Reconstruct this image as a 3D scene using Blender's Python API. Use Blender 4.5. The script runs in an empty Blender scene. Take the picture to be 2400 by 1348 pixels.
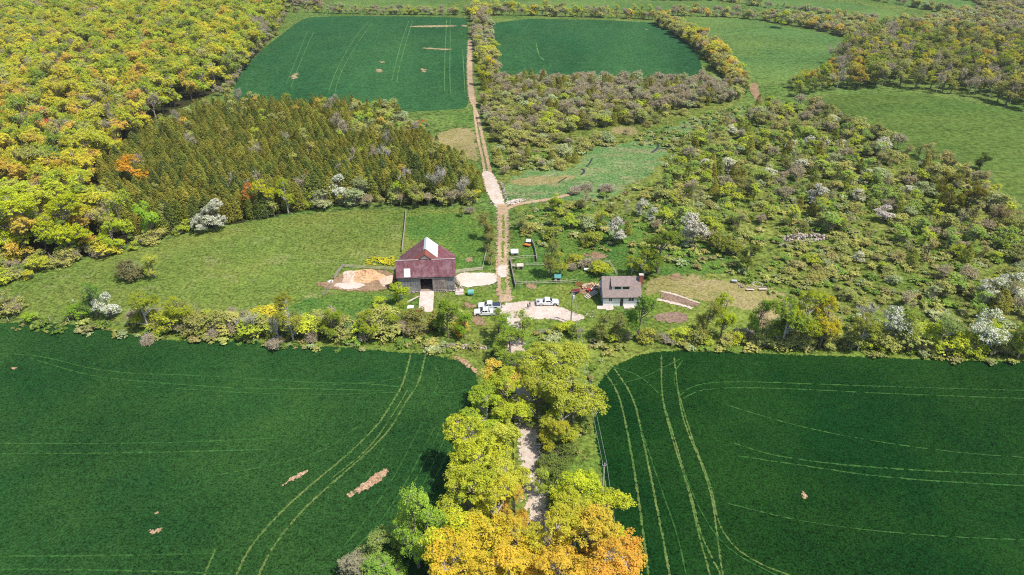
import bpy, bmesh, math, random
import numpy as np
from mathutils import Vector, Matrix, Euler

S = bpy.context.scene
COL = S.collection
R = math.radians
# ------------------------------------------------------------------ camera
H_CAM, PITCH, FPX = 95.0, R(31.0), 1600.0
cd = bpy.data.cameras.new('camera'); cam = bpy.data.objects.new('camera', cd); COL.objects.link(cam)
cd.sensor_width = 36.0; cd.lens = 36.0 * FPX / 2400.0
cd.clip_start = 1.0; cd.clip_end = 12000.0
cam.location = (0, 0, H_CAM); cam.rotation_euler = (R(90) - PITCH, 0, 0)
S.camera = cam
# ------------------------------------------------------------------ light
SUN_EL, SUN_AZ = R(62.0), R(-30.0)          # azimuth measured from +X, negative = towards the camera
w = bpy.data.worlds.new('World'); S.world = w; w.use_nodes = True
nt = w.node_tree; bg = nt.nodes['Background']
sky = nt.nodes.new('ShaderNodeTexSky'); sky.sky_type = 'NISHITA'; sky.sun_disc = False
sky.sun_elevation = SUN_EL; sky.sun_rotation = R(90) - SUN_AZ
sky.air_density = 1.0; sky.dust_density = 1.0; sky.ozone_density = 1.0
nt.links.new(sky.outputs[0], bg.inputs[0]); bg.inputs[1].default_value = 0.13
sl = bpy.data.lights.new('sun', 'SUN'); sl.energy = 4.3; sl.angle = R(0.5); sl.color = (1.0, 0.95, 0.86)
sun = bpy.data.objects.new('sun', sl); COL.objects.link(sun)
sd = Vector((math.cos(SUN_AZ) * math.cos(SUN_EL), math.sin(SUN_AZ) * math.cos(SUN_EL), math.sin(SUN_EL)))
sun.rotation_euler = sd.to_track_quat('Z', 'Y').to_euler(); sun.location = (0, 0, 200)
S.view_settings.view_transform = 'Standard'; S.view_settings.look = 'None'
S.view_settings.exposure = 0.45; S.view_settings.gamma = 1.0
cy = S.cycles
cy.max_bounces = 5; cy.diffuse_bounces = 3; cy.glossy_bounces = 2; cy.transmission_bounces = 3
cy.transparent_max_bounces = 16; cy.caustics_reflective = False; cy.caustics_refractive = False
S.render.film_transparent = False
cy.pixel_filter_type = 'BLACKMAN_HARRIS'; cy.filter_width = 1.1
cy.use_denoising = False

# ------------------------------------------------------------------ helpers
_s, _c = math.sin(PITCH), math.cos(PITCH)
def G(px, py, z=0.0):
    """a photograph pixel (2400 x 1348) to the point of the level plane at height z"""
    u = (px - 1200.0) / FPX; v = (674.0 - py) / FPX
    t = (H_CAM - z) / (_s - v * _c)
    return (u * t, t * (_c + v * _s), z)
def depth(y, z=0.0): return y * _c + (H_CAM - z) * _s
def lin(c):
    return tuple(((x / 255.0) / 12.92 if x <= 10 else ((x / 255.0 + 0.055) / 1.055) ** 2.4) for x in c)
def A(r, g, b, k=0.585, ds=0.04):             # albedo from a sunlit picture colour
    c = lin((r, g, b)); m = 0.3 * c[0] + 0.55 * c[1] + 0.15 * c[2]
    return tuple(min(0.9, (x * (1 - ds) + m * ds) * k) for x in c)
def tag(o, label=None, cat=None, group=None, kind=None):
    if label: o['label'] = label
    if cat: o['category'] = cat
    if group: o['group'] = group
    if kind: o['kind'] = kind
    return o
def empty(name, loc, rz=0.0, label=None, cat=None, group=None):
    o = bpy.data.objects.new(name, None); COL.objects.link(o); o.location = loc; o.rotation_euler = (0, 0, rz)
    o.empty_display_size = 0.3
    return tag(o, label, cat, group)
def link(name, me, parent=None, mats=None):
    if mats:
        for m in mats: me.materials.append(m)
    o = bpy.data.objects.new(name, me); COL.objects.link(o)
    if parent is not None: o.parent = parent
    return o
def new_mat(name):
    m = bpy.data.materials.new(name); m.use_nodes = True
    nt = m.node_tree
    for n in list(nt.nodes): nt.nodes.remove(n)
    out = nt.nodes.new('ShaderNodeOutputMaterial')
    return m, nt, out
class NB:                                     # tiny node builder
    def __init__(s, nt): s.nt = nt
    def n(s, t, **kw):
        x = s.nt.nodes.new(t)
        for k, v in kw.items(): setattr(x, k, v)
        return x
    def l(s, a, b): s.nt.links.new(a, b)
    def noise(s, vec, scale, detail=3.0, rough=0.6):
        x = s.n('ShaderNodeTexNoise'); x.inputs['Scale'].default_value = scale
        x.inputs['Detail'].default_value = detail; x.inputs['Roughness'].default_value = rough
        if vec is not None: s.l(vec, x.inputs['Vector'])
        return x.outputs['Fac']
    def ramp(s, f, a, b, lo=0.0, hi=1.0):
        x = s.n('ShaderNodeMapRange'); x.clamp = True
        x.inputs['From Min'].default_value = a; x.inputs['From Max'].default_value = b
        x.inputs['To Min'].default_value = lo; x.inputs['To Max'].default_value = hi
        s.l(f, x.inputs['Value']); return x.outputs['Result']
    def mix(s, f, a, b):
        x = s.n('ShaderNodeMix', data_type='RGBA')
        for val, i in ((f, 0), (a, 6), (b, 7)):
            if isinstance(val, (tuple, list)): x.inputs[i].default_value = (*val, 1.0)
            elif isinstance(val, (int, float)): x.inputs[i].default_value = val
            else: s.l(val, x.inputs[i])
        return x.outputs[2]
    def math(s, op, a, b=0.0):
        x = s.n('ShaderNodeMath', operation=op)
        for val, i in ((a, 0), (b, 1)):
            if isinstance(val, (int, float)): x.inputs[i].default_value = val
            else: s.l(val, x.inputs[i])
        return x.outputs[0]
    def mulc(s, col, f):
        x = s.n('ShaderNodeVectorMath', operation='SCALE'); s.l(col, x.inputs[0]); s.l(f, x.inputs['Scale']); return x.outputs[0]

def ground_mat(name, c1, c2, c3=None, s1=0.05, s2=0.35, cov3=0.35, grain=0.45, edge=None, bump=0.5, rows=None, gs=1.6, stretch=None):
    """soil / grass / crop sheet. edge=(amp, scale): ragged boundary from attribute 'w'"""
    m, nt, out = new_mat(name); b = NB(nt)
    pos = b.n('ShaderNodeNewGeometry').outputs['Position']
    vec = pos
    if stretch:
        mp = b.n('ShaderNodeMapping'); mp.inputs['Rotation'].default_value = (0, 0, R(stretch[2]))
        mp.inputs['Scale'].default_value = (stretch[0], stretch[1], 1); b.l(pos, mp.inputs['Vector']); vec = mp.outputs[0]
    f1 = b.ramp(b.noise(vec, s1, 5.0, 0.62), 0.38, 0.62)
    col = b.mix(f1, c1, c2)
    if c3 is not None:
        f3 = b.ramp(b.noise(vec, s2, 5.0, 0.7), 1.0 - cov3 - 0.09, 1.0 - cov3 + 0.09)
        col = b.mix(f3, col, c3)
    g = b.noise(pos, gs, 4.0, 0.8)
    g2 = b.noise(pos, gs * 0.3, 3.0, 0.7)
    k = b.math('ADD', b.ramp(g, 0.40, 0.60, 1 - grain * 1.15, 1 + grain * 1.15), b.ramp(g2, 0.38, 0.62, -grain * 0.4, grain * 0.4))
    k = b.math('ADD', k, b.ramp(b.noise(vec, 0.022, 3.0, 0.55), 0.35, 0.65, -0.13, 0.13))
    if rows:
        mp = b.n('ShaderNodeMapping'); mp.inputs['Rotation'].default_value = (0, 0, R(rows[1]))
        b.l(pos, mp.inputs['Vector'])
        wv = b.n('ShaderNodeTexWave'); wv.inputs['Scale'].default_value = rows[0]; wv.inputs['Distortion'].default_value = 2.0
        wv.inputs['Detail'].default_value = 2.0; b.l(mp.outputs[0], wv.inputs['Vector'])
        k = b.math('MULTIPLY', k, b.ramp(wv.outputs['Fac'], 0, 1, 1 - rows[2], 1 + rows[2]))
    col = b.mulc(col, k)
    bs = b.n('ShaderNodeBsdfDiffuse'); b.l(col, bs.inputs['Color'])
    if bump:
        bp = b.n('ShaderNodeBump'); bp.inputs['Strength'].default_value = bump; bp.inputs['Distance'].default_value = 0.35
        b.l(g, bp.inputs['Height']); b.l(bp.outputs[0], bs.inputs['Normal'])
    sh = bs.outputs[0]
    if edge:
        at = b.n('ShaderNodeAttribute'); at.attribute_name = 'w'
        nz = b.ramp(b.noise(pos, edge[1], 5.0, 0.7), 0.25, 0.75, -edge[0], edge[0])
        f = b.math('GREATER_THAN', b.math('ADD', at.outputs['Fac'], nz), edge[2] if len(edge) > 2 else 0.0)
        tr = b.n('ShaderNodeBsdfTransparent'); mx = b.n('ShaderNodeMixShader')
        b.l(f, mx.inputs[0]); b.l(tr.outputs[0], mx.inputs[1]); b.l(sh, mx.inputs[2]); sh = mx.outputs[0]
    b.l(sh, out.inputs['Surface'])
    return m
def simple_mat(name, col, rough=0.7, metal=0.0, var=0.25, scale=3.0, col2=None, bump=0.0, stretch=None, spec=0.4):
    m, nt, out = new_mat(name); b = NB(nt)
    tc = b.n('ShaderNodeTexCoord').outputs['Object']
    if stretch:
        mp = b.n('ShaderNodeMapping'); mp.inputs['Scale'].default_value = stretch; b.l(tc, mp.inputs['Vector']); tc = mp.outputs[0]
    f = b.noise(tc, scale, 4.0, 0.65)
    c = b.mix(b.ramp(f, 0.35, 0.65), col, col2 if col2 else tuple(x * (1 - var) for x in col))
    p = b.n('ShaderNodeBsdfPrincipled'); b.l(c, p.inputs['Base Color'])
    p.inputs['Roughness'].default_value = rough; p.inputs['Metallic'].default_value = metal
    p.inputs['Specular IOR Level'].default_value = spec
    if bump:
        bp = b.n('ShaderNodeBump'); bp.inputs['Strength'].default_value = bump; bp.inputs['Distance'].default_value = 0.05
        b.l(f, bp.inputs['Height']); b.l(bp.outputs[0], p.inputs['Normal'])
    b.l(p.outputs[0], out.inputs['Surface'])
    return m

def np_mesh(name, V, Q, mi=None, lv=None, smooth=False):
    V = np.asarray(V, dtype=np.float32); Q = np.asarray(Q, dtype=np.int32)
    me = bpy.data.meshes.new(name)
    me.vertices.add(len(V)); me.vertices.foreach_set('co', V.ravel())
    me.loops.add(Q.size); me.loops.foreach_set('vertex_index', Q.ravel())
    me.polygons.add(len(Q)); me.polygons.foreach_set('loop_start', np.arange(0, Q.size, Q.shape[1], dtype=np.int32))
    if mi is not None: me.polygons.foreach_set('material_index', np.asarray(mi, dtype=np.int32))
    me.polygons.foreach_set('use_smooth', np.full(len(Q), smooth))
    me.update(calc_edges=True)
    if lv is not None:
        a = me.attributes.new('lv', 'FLOAT', 'FACE'); a.data.foreach_set('value', np.asarray(lv, dtype=np.float32))
    return me

def seg_dist(P, a, b):
    ab = b - a; t = np.clip(((P - a) @ ab) / max(1e-9, ab @ ab), 0, 1)
    return np.linalg.norm(P - (a + t[:, None] * ab), axis=1)
def inside(P, poly):
    x, y = P[:, 0], P[:, 1]; r = np.zeros(len(P), bool); n = len(poly)
    for i in range(n):
        x1, y1 = poly[i]; x2, y2 = poly[(i + 1) % n]
        c = (y1 > y) != (y2 > y)
        with np.errstate(divide='ignore', invalid='ignore'):
            r ^= c & (x < (x2 - x1) * (y - y1) / (y2 - y1 + 1e-12) + x1)
    return r
def sdist(P, poly):
    d = np.full(len(P), 1e9)
    for i in range(len(poly)): d = np.minimum(d, seg_dist(P, poly[i], poly[(i + 1) % len(poly)]))
    return np.where(inside(P, poly), d, -d)
def gp(pts): return np.array([G(*p)[:2] for p in pts])
def smooth_poly(P, it=2, closed=True):
    for _ in range(it):
        Q = []
        n = len(P)
        for i in range(n if closed else n - 1):
            a, b = P[i], P[(i + 1) % n]; Q += [a * 0.75 + b * 0.25, a * 0.25 + b * 0.75]
        if not closed: Q = [P[0]] + Q + [P[-1]]
        P = np.array(Q)
    return P
def sheet(name, poly_px, z, mat, cell=2.0, margin=1.5, width=1.0, smooth=1, world=False, kind='structure'):
    """ground region; attribute w = metres inside the boundary / width"""
    P = np.array(poly_px, float) if world else gp(poly_px)
    if smooth: P = smooth_poly(P, smooth)
    lo, hi = P.min(0) - margin - cell, P.max(0) + margin + cell
    nx, ny = int((hi[0] - lo[0]) / cell) + 2, int((hi[1] - lo[1]) / cell) + 2
    X, Y = np.meshgrid(lo[0] + np.arange(nx) * cell, lo[1] + np.arange(ny) * cell)
    V = np.stack([X.ravel(), Y.ravel()], 1); sdv = sdist(V, P)
    I = np.arange(nx * ny).reshape(ny, nx)
    Q = np.stack([I[:-1, :-1].ravel(), I[:-1, 1:].ravel(), I[1:, 1:].ravel(), I[1:, :-1].ravel()], 1)
    keep = sdv[Q].max(1) > -margin
    Q = Q[keep]
    used, inv = np.unique(Q, return_inverse=True); Q = inv.reshape(Q.shape)
    V3 = np.concatenate([V[used], np.full((len(used), 1), z)], 1)
    me = np_mesh(name, V3, Q)
    a = me.attributes.new('w', 'FLOAT', 'POINT'); a.data.foreach_set('value', (sdv[used] / width).astype(np.float32))
    o = link(name, me, None, [mat]); o['kind'] = kind
    return o
def ribbon_data(P, hw, z):
    P = np.asarray(P, float); n = len(P)
    T = np.zeros_like(P); T[1:-1] = P[2:] - P[:-2]; T[0] = P[1] - P[0]; T[-1] = P[-1] - P[-2]
    T /= np.linalg.norm(T, axis=1)[:, None] + 1e-9
    N = np.stack([-T[:, 1], T[:, 0]], 1)
    hw = np.asarray(hw, float) * np.ones(n)
    V, W = [], []
    for k, wv in ((-1.6, -0.6), (-0.5, 0.5), (0.5, 0.5), (1.6, -0.6)):
        V.append(np.concatenate([P + N * (k * hw)[:, None], np.full((n, 1), z)], 1)); W.append(np.full(n, wv))
    V = np.stack(V, 1).reshape(-1, 3); W = np.stack(W, 1).ravel()
    Q = []
    for i in range(n - 1):
        for j in range(3):
            a = i * 4 + j; Q.append((a, a + 1, a + 5, a + 4))
    return V, np.array(Q), W
def resample(P, step):
    P = np.asarray(P, float); d = np.r_[0, np.cumsum(np.linalg.norm(np.diff(P, axis=0), axis=1))]
    n = max(3, int(d[-1] / step) + 1); t = np.linspace(0, d[-1], n)
    return np.stack([np.interp(t, d, P[:, i]) for i in range(P.shape[1])], 1)
def ribbons(name, lines, z, mat, kind='structure', step=2.0, world=False):
    VV, QQ, WW, off = [], [], [], 0
    for pts, hw in lines:
        P = np.array(pts, float) if world else gp(pts)
        P = resample(smooth_poly(P, 2, False), step)
        V, Q, W = ribbon_data(P, hw, z); z += 0.002
        VV.append(V); QQ.append(Q + off); WW.append(W); off += len(V)
    me = np_mesh(name, np.concatenate(VV), np.concatenate(QQ))
    a = me.attributes.new('w', 'FLOAT', 'POINT'); a.data.foreach_set('value', np.concatenate(WW).astype(np.float32))
    o = link(name, me, None, [mat]); o['kind'] = kind
    return o

# ------------------------------------------------------------------ ground and fields
M = {}
M['ground'] = ground_mat('rough_grass', A(120, 140, 68), A(98, 130, 58), A(160, 150, 100), s1=0.03, s2=0.12, cov3=0.30, grain=0.45, gs=0.5)
gv, gq, = [], []
N = 40
xs = np.linspace(-5000, 5000, N + 1); ys = np.linspace(-1500, 9000, N + 1)
X, Y = np.meshgrid(xs, ys); I = np.arange((N + 1) ** 2).reshape(N + 1, N + 1)
me = np_mesh('ground', np.stack([X.ravel(), Y.ravel(), np.zeros(X.size)], 1), np.stack([I[:-1, :-1].ravel(), I[:-1, 1:].ravel(), I[1:, 1:].ravel(), I[1:, :-1].ravel()], 1))
g = link('ground', me, None, [M['ground']]); g['kind'] = 'structure'

E1 = (1.0, 0.35)
crop_near_l = ground_mat('young_wheat', A(42, 88, 42), A(60, 102, 46), A(100, 124, 58), s1=0.035, s2=0.11, cov3=0.24, grain=0.42, edge=(0.9, 0.8), bump=0.9, gs=2.6, rows=(0.9, 12, 0.05))
crop_near_r = ground_mat('young_wheat_dark', A(24, 70, 28), A(42, 84, 32), A(78, 104, 44), s1=0.035, s2=0.10, cov3=0.20, grain=0.42, edge=(0.9, 0.8), bump=0.9, gs=2.6, rows=(0.9, -8, 0.05))
crop_far = ground_mat('far_wheat', A(50, 102, 60), A(66, 114, 64), A(96, 134, 74), s1=0.02, s2=0.06, cov3=0.22, grain=0.30, edge=(1.0, 0.3), bump=0.5, gs=0.6, stretch=(1, 0.4, 0))
grass_fld = ground_mat('hay_grass', A(99, 136, 71), A(119, 146, 71), A(153, 158, 87), s1=0.015, s2=0.04, cov3=0.28, grain=0.32, edge=(1.0, 0.3), bump=0.4, gs=0.5, stretch=(0.5, 1, 0))
grass_fld2 = ground_mat('hay_grass_right', A(91, 122, 53), A(111, 132, 59), A(152, 152, 87), s1=0.015, s2=0.035, cov3=0.24, grain=0.32, edge=(1.0, 0.3), bump=0.4, gs=0.5, stretch=(0.5, 1, 0))
pasture = ground_mat('pasture_grass', A(135, 148, 67), A(119, 144, 61), A(160, 160, 104), s1=0.04, s2=0.10, cov3=0.34, grain=0.42, edge=(1.5, 0.3), bump=1.0, gs=1.2)
margin = ground_mat('field_margin_grass', A(139, 152, 65), A(115, 142, 55), A(172, 168, 102), s1=0.06, s2=0.2, cov3=0.3, grain=0.4, edge=(1.6, 0.4), bump=0.6, gs=1.0)
litter = ground_mat('forest_floor', A(74, 68, 44), A(60, 72, 34), A(110, 96, 66), s1=0.06, s2=0.3, cov3=0.35, grain=0.5, edge=(3.0, 0.15), bump=0.6)
scrubg = ground_mat('scrub_grass', A(135, 144, 65), A(111, 134, 53), A(172, 158, 110), s1=0.06, s2=0.2, cov3=0.34, grain=0.5, edge=(4.0, 0.15), bump=0.8, gs=0.7)
lush = ground_mat('lush_grass', A(113, 144, 59), A(91, 134, 57), A(145, 158, 67), s1=0.08, s2=0.25, cov3=0.35, grain=0.42, edge=(3.0, 0.25), bump=1.0, gs=1.3)
wet = ground_mat('wet_meadow', A(126, 154, 90), A(106, 148, 82), A(172, 164, 118), s1=0.06, s2=0.13, cov3=0.42, grain=0.4, edge=(7.0, 0.12), bump=0.5, gs=1.1, stretch=(0.6, 1.2, 0))
strawg = ground_mat('dry_grass', A(184, 166, 118), A(168, 158, 96), A(128, 142, 66), s1=0.08, s2=0.3, cov3=0.38, grain=0.3, edge=(2.6, 0.3), bump=0.5)
dirt = ground_mat('bare_soil', A(190, 156, 124), A(172, 138, 108), A(160, 156, 98), s1=0.2, s2=0.6, cov3=0.4, grain=0.3, edge=(1.2, 0.6), bump=0.5, gs=2.5)
gravel = ground_mat('pale_gravel', A(240, 222, 206), A(226, 202, 182), A(252, 242, 230), s1=0.12, s2=0.5, cov3=0.4, grain=0.14, edge=(0.9, 0.9), bump=0.3, gs=3.0)
concrete = ground_mat('worn_concrete', A(246, 232, 218), A(238, 218, 200), A(186, 164, 140), s1=0.15, s2=0.5, cov3=0.22, grain=0.12, edge=(0.7, 0.9), bump=0.2, gs=3.0)
track = ground_mat('wheel_track_soil', A(214, 186, 152), A(196, 166, 130), A(160, 154, 96), s1=0.2, s2=0.5, cov3=0.25, grain=0.25, edge=(0.75, 0.8), bump=0.3, gs=2.5)
tram = ground_mat('tramline', A(96, 132, 62), A(120, 138, 72), A(156, 148, 92), s1=0.15, s2=0.5, cov3=0.25, grain=0.3, edge=(1.3, 1.3), bump=0.0, gs=2.0)
tram2 = ground_mat('faint_tramline', A(58, 108, 50), A(72, 116, 54), A(104, 130, 64), s1=0.15, s2=0.5, cov3=0.2, grain=0.3, edge=(1.3, 0.8, 0.1), bump=0.0, gs=2.0)
tram3 = ground_mat('far_tramline', A(90, 142, 80), A(108, 148, 84), A(150, 156, 100), s1=0.1, s2=0.3, cov3=0.25, grain=0.2, edge=(1.2, 0.25, 0.0), bump=0.0)
soilp = ground_mat('bare_field_soil', A(222, 184, 148), A(204, 164, 128), A(130, 136, 84), s1=0.3, s2=0.9, cov3=0.38, grain=0.35, edge=(1.0, 0.7, 0.12), bump=0.4, gs=2.0)

soilf = ground_mat('thin_crop_soil', A(206, 176, 136), A(150, 150, 100), A(100, 132, 84), s1=0.4, s2=0.5, cov3=0.3, grain=0.2, edge=(2.6, 0.35, 0.5), bump=0.2, gs=1.0)
WOOD = [(-900, -40), (640, -40), (665, 20), (655, 70), (600, 130), (545, 200), (440, 245), (360, 290), (260, 400), (230, 500), (330, 572), (200, 604), (100, 612), (0, 604), (-900, 660)]
CEDAR = [(420, 290), (480, 255), (560, 248), (820, 255), (930, 262), (950, 300), (990, 320), (1030, 360), (1075, 385), (1120, 420), (1125, 470), (1000, 478), (840, 470), (720, 488), (640, 508), (560, 522), (440, 540), (340, 562), (260, 520), (245, 420), (330, 330)]
NEAR_L = [(-1500, 752), (0, 757), (130, 757), (250, 772), (340, 793), (420, 800), (560, 797), (650, 812), (780, 812), (960, 828), (1050, 838), (1100, 856), (1122, 884), (1112, 940), (1090, 1000), (1066, 1080), (1045, 1200), (1010, 1348), (960, 1800), (-1500, 1800)]
NEAR_R = [(3900, 905), (2400, 850), (2000, 837), (1800, 830), (1600, 822), (1520, 826), (1460, 846), (1420, 872), (1397, 912), (1390, 960), (1394, 1020), (1406, 1090), (1425, 1150), (1440, 1250), (1452, 1348), (1490, 1800), (3900, 1800)]
TOP_L = [(735, 37), (1088, 40), (1096, 50), (1100, 150), (1100, 235), (1088, 262), (560, 262), (545, 215), (556, 185), (590, 140), (625, 108), (665, 78), (700, 50)]
TOP_R = [(1152, 42), (1520, 50), (1560, 65), (1604, 92), (1640, 130), (1650, 195), (1168, 195), (1158, 100)]
R_TOP = [(1590, 39), (1750, 45), (1830, 60), (1930, 78), (1995, 97), (1960, 135), (1850, 200), (1760, 205), (1722, 170), (1690, 120), (1640, 75)]
R_BIG = [(1865, 238), (1950, 224), (2120, 214), (2250, 236), (2400, 266), (3300, 440), (3300, 900), (2500, 610), (2405, 525), (2350, 480), (2318, 432), (2250, 400), (2150, 360), (2050, 330), (1990, 298), (1930, 262)]

sheet('woodland_floor', WOOD, 0.010, litter, 6, 4)
sheet('plantation_floor', CEDAR, 0.016, litter, 4, 4)
sheet('scrub_ground', [(1150, 400), (1230, 360), (1450, 330), (1700, 250), (1870, 240), (2050, 330), (2300, 430), (2400, 530), (2800, 660), (2800, 870), (2400, 846), (1800, 822), (1560, 815), (1540, 640), (1225, 650), (1215, 500)], 0.010, scrubg, 5, 5)
sheet('scrub_ground', [(1120, 180), (1660, 190), (1760, 220), (1700, 260), (1500, 320), (1250, 390), (1150, 400)], 0.013, scrubg, 5, 5)
sheet('pasture', [(60, 640), (330, 580), (450, 545), (640, 512), (780, 495), (1000, 490), (1140, 492), (1160, 560), (1150, 700), (1120, 770), (700, 775), (350, 760), (60, 742), (-700, 740), (-700, 700)], 0.020, pasture, 3, 3)
sheet('lush_pasture', [(950, 500), (1130, 500), (1150, 570), (1145, 640), (1070, 625), (950, 560)], 0.028, lush, 2, 4)
sheet('lush_pasture', [(760, 690), (930, 690), (1000, 700), (980, 780), (700, 770), (640, 730)], 0.028, lush, 2, 4)
sheet('orchard_grass', [(1200, 500), (1340, 480), (1500, 520), (1700, 590), (1760, 640), (1600, 650), (1500, 640), (1380, 660), (1205, 690)], 0.030, lush, 2, 5)
sheet('wet_meadow', [(1180, 430), (1230, 400), (1370, 390), (1370, 350), (1480, 330), (1560, 300), (1640, 280), (1760, 240), (1780, 265), (1650, 300), (1560, 340), (1550, 400), (1480, 440), (1420, 470), (1300, 480), (1190, 470)], 0.034, wet, 2, 5)
sheet('dry_bank', [(1195, 418), (1300, 412), (1370, 408), (1300, 432), (1200, 436)], 0.040, strawg, 1.5, 3)
sheet('dry_bank', [(1440, 295), (1500, 300), (1500, 318), (1430, 315)], 0.040, strawg, 1.5, 3)
sheet('dry_bank', [(1010, 320), (1060, 300), (1112, 300), (1118, 350), (1124, 385), (1070, 365), (1020, 345)], 0.040, strawg, 1.5, 3)
sheet('yard_grass', [(1080, 690), (1160, 680), (1400, 660), (1440, 730), (1540, 770), (1440, 800), (1240, 800), (1000, 800), (980, 740)], 0.036, margin, 2, 4)
sheet('mown_lawn', [(1500, 660), (1590, 640), (1700, 660), (1830, 675), (1840, 720), (1800, 770), (1640, 790), (1520, 770)], 0.042, strawg, 1.5, 4)
sheet('lawn_green', [(1505, 700), (1540, 682), (1620, 700), (1700, 715), (1800, 740), (1790, 780), (1640, 795), (1520, 790)], 0.046, margin, 1.5, 4)
sheet('field_margin', [(-900, 742), (330, 762), (700, 790), (1000, 800), (1150, 810), (1160, 870), (1180, 960), (1150, 1348), (1000, 1348), (1000, 860), (700, 830), (330, 810), (-900, 780)], 0.050, margin, 2.5, 3)
sheet('field_margin', [(1180, 790), (1500, 800), (2400, 835), (3600, 880), (3600, 930), (2400, 868), (1600, 835), (1440, 880), (1410, 960), (1430, 1200), (1470, 1348), (1500, 1800), (1200, 1800), (1180, 1000)], 0.050, margin, 2.5, 3)
sheet('wheat_field', NEAR_L, 0.070, crop_near_l, 3, 2.0)
sheet('wheat_field', NEAR_R, 0.070, crop_near_r, 3, 2.0)
sheet('wheat_field', TOP_L, 0.070, crop_far, 5, 2.5)
sheet('wheat_field', TOP_R, 0.070, crop_far, 5, 2.5)
sheet('hay_field', R_TOP, 0.070, grass_fld, 5, 2.5)
sheet('hay_field', R_BIG, 0.070, grass_fld2, 5, 2.5)
sheet('hay_field', [(760, -45), (1080, -40), (1085, 14), (900, 20), (760, 10)], 0.070, grass_fld, 8, 3)
sheet('hay_field', [(1160, -40), (1560, -40), (1700, 5), (1690, 30), (1530, 22), (1165, 18)], 0.070, grass_fld, 8, 3)
sheet('hay_field', [(1760, -10), (1900, -5), (2080, 20), (2120, 45), (2000, 50), (1830, 35), (1740, 12)], 0.070, grass_fld, 8, 3)
sheet('hay_field', [(2080, -20), (2260, -10), (2330, 25), (2200, 28), (2050, 5)], 0.070, grass_fld, 8, 3)

# bare marks in the crops
ribbons('tramlines', [
    ([(962, 832), (946, 900), (925, 935), (885, 1000), (800, 1080), (700, 1160), (620, 1240), (575, 1300), (550, 1360)], 0.19),
    ([(997, 833), (982, 900), (952, 940), (915, 1010), (830, 1090), (740, 1165), (670, 1240), (622, 1310), (600, 1370)], 0.19),
    ([(955, 915), (935, 950), (870, 1050), (780, 1120)], 0.13),
    ([(1415, 870), (1450, 920), (1470, 1010), (1490, 1120), (1522, 1360)], 0.18),
    ([(1440, 865), (1485, 930), (1505, 1020), (1532, 1150), (1572, 1360)], 0.18),
    ([(1550, 832), (1550, 930), (1575, 1030), (1612, 1140), (1632, 1230), (1650, 1300), (1670, 1370)], 0.15),
    ([(1552, 935), (1590, 1060), (1625, 1180), (1640, 1250), (1665, 1300), (1700, 1370)], 0.15),
    ([(1580, 838), (1590, 930), (1605, 1000), (1645, 1090), (1670, 1170), (1680, 1250), (1696, 1370)], 0.15),
    ([(1590, 920), (1625, 1040), (1668, 1140), (1680, 1220), (1710, 1275), (1770, 1320), (1880, 1360)], 0.14),
    ([(505, 1288), (492, 1320), (478, 1350)], 0.16)], 0.090, tram)
ribbons('faint_tramlines', [
    ([(-200, 822), (0, 830), (60, 832), (110, 838), (250, 875), (480, 881), (720, 898), (900, 900), (1060, 932)], 0.17),
    ([(70, 840), (200, 880), (300, 893), (560, 912), (740, 912), (900, 917)], 0.17),
    ([(-200, 1040), (0, 1040), (300, 1041), (500, 1035), (650, 1028)], 0.17),
    ([(-200, 1066), (0, 1065), (300, 1063), (620, 1055)], 0.17),
    ([(-200, 1306), (0, 1305), (300, 1303), (500, 1298)], 0.16), ([(-200, 1334), (0, 1335), (300, 1338), (540, 1346)], 0.17),
    ([(1000, 840), (1035, 880), (1020, 920), (990, 950)], 0.14),
    ([(740, 905), (900, 896), (960, 880), (975, 850)], 0.14),
    ([(1590, 930), (1620, 905), (1700, 893), (2000, 905), (2600, 922)], 0.16),
    ([(1600, 935), (1650, 910), (1820, 910), (2100, 925), (2600, 942)], 0.16),
    ([(1720, 1040), (1830, 1075), (2100, 1103), (2600, 1122)], 0.17),
    ([(1730, 1070), (1900, 1095), (2100, 1125), (2600, 1150)], 0.17),
    ([(1120, 905), (1060, 925), (980, 918), (700, 930), (300, 905)], 0.14), ([(840, 1000), (760, 1060), (650, 1090), (480, 1120)], 0.13),
    ([(900, 1050), (860, 1120), (800, 1200)], 0.13), ([(1020, 1000), (960, 1120), (890, 1230), (820, 1300)], 0.13), ([(990, 990), (930, 1110), (860, 1220), (790, 1300)], 0.13),
    ([(1500, 1000), (1540, 1120), (1590, 1260), (1610, 1360)], 0.13), ([(1600, 1100), (1640, 1200), (1700, 1290), (1820, 1350)], 0.13), ([(1700, 950), (1900, 1010), (2200, 1060), (2500, 1080)], 0.13),
    ([(1430, 905), (1500, 890), (1560, 860), (1600, 840)], 0.13), ([(1700, 1180), (1900, 1230), (2200, 1260), (2500, 1270)], 0.12),
    ([(1430, 860), (1500, 880), (1550, 930)], 0.14), ([(1600, 845), (1575, 880), (1590, 930)], 0.14),
    ([(1060, 990), (1010, 1100), (960, 1200), (900, 1280)], 0.13), ([(1040, 990), (985, 1110), (930, 1200)], 0.13),
    ([(1050, 1060), (1000, 1160)], 0.12), ([(1060, 1040), (1015, 1140)], 0.12)], 0.110, tram2)
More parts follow.
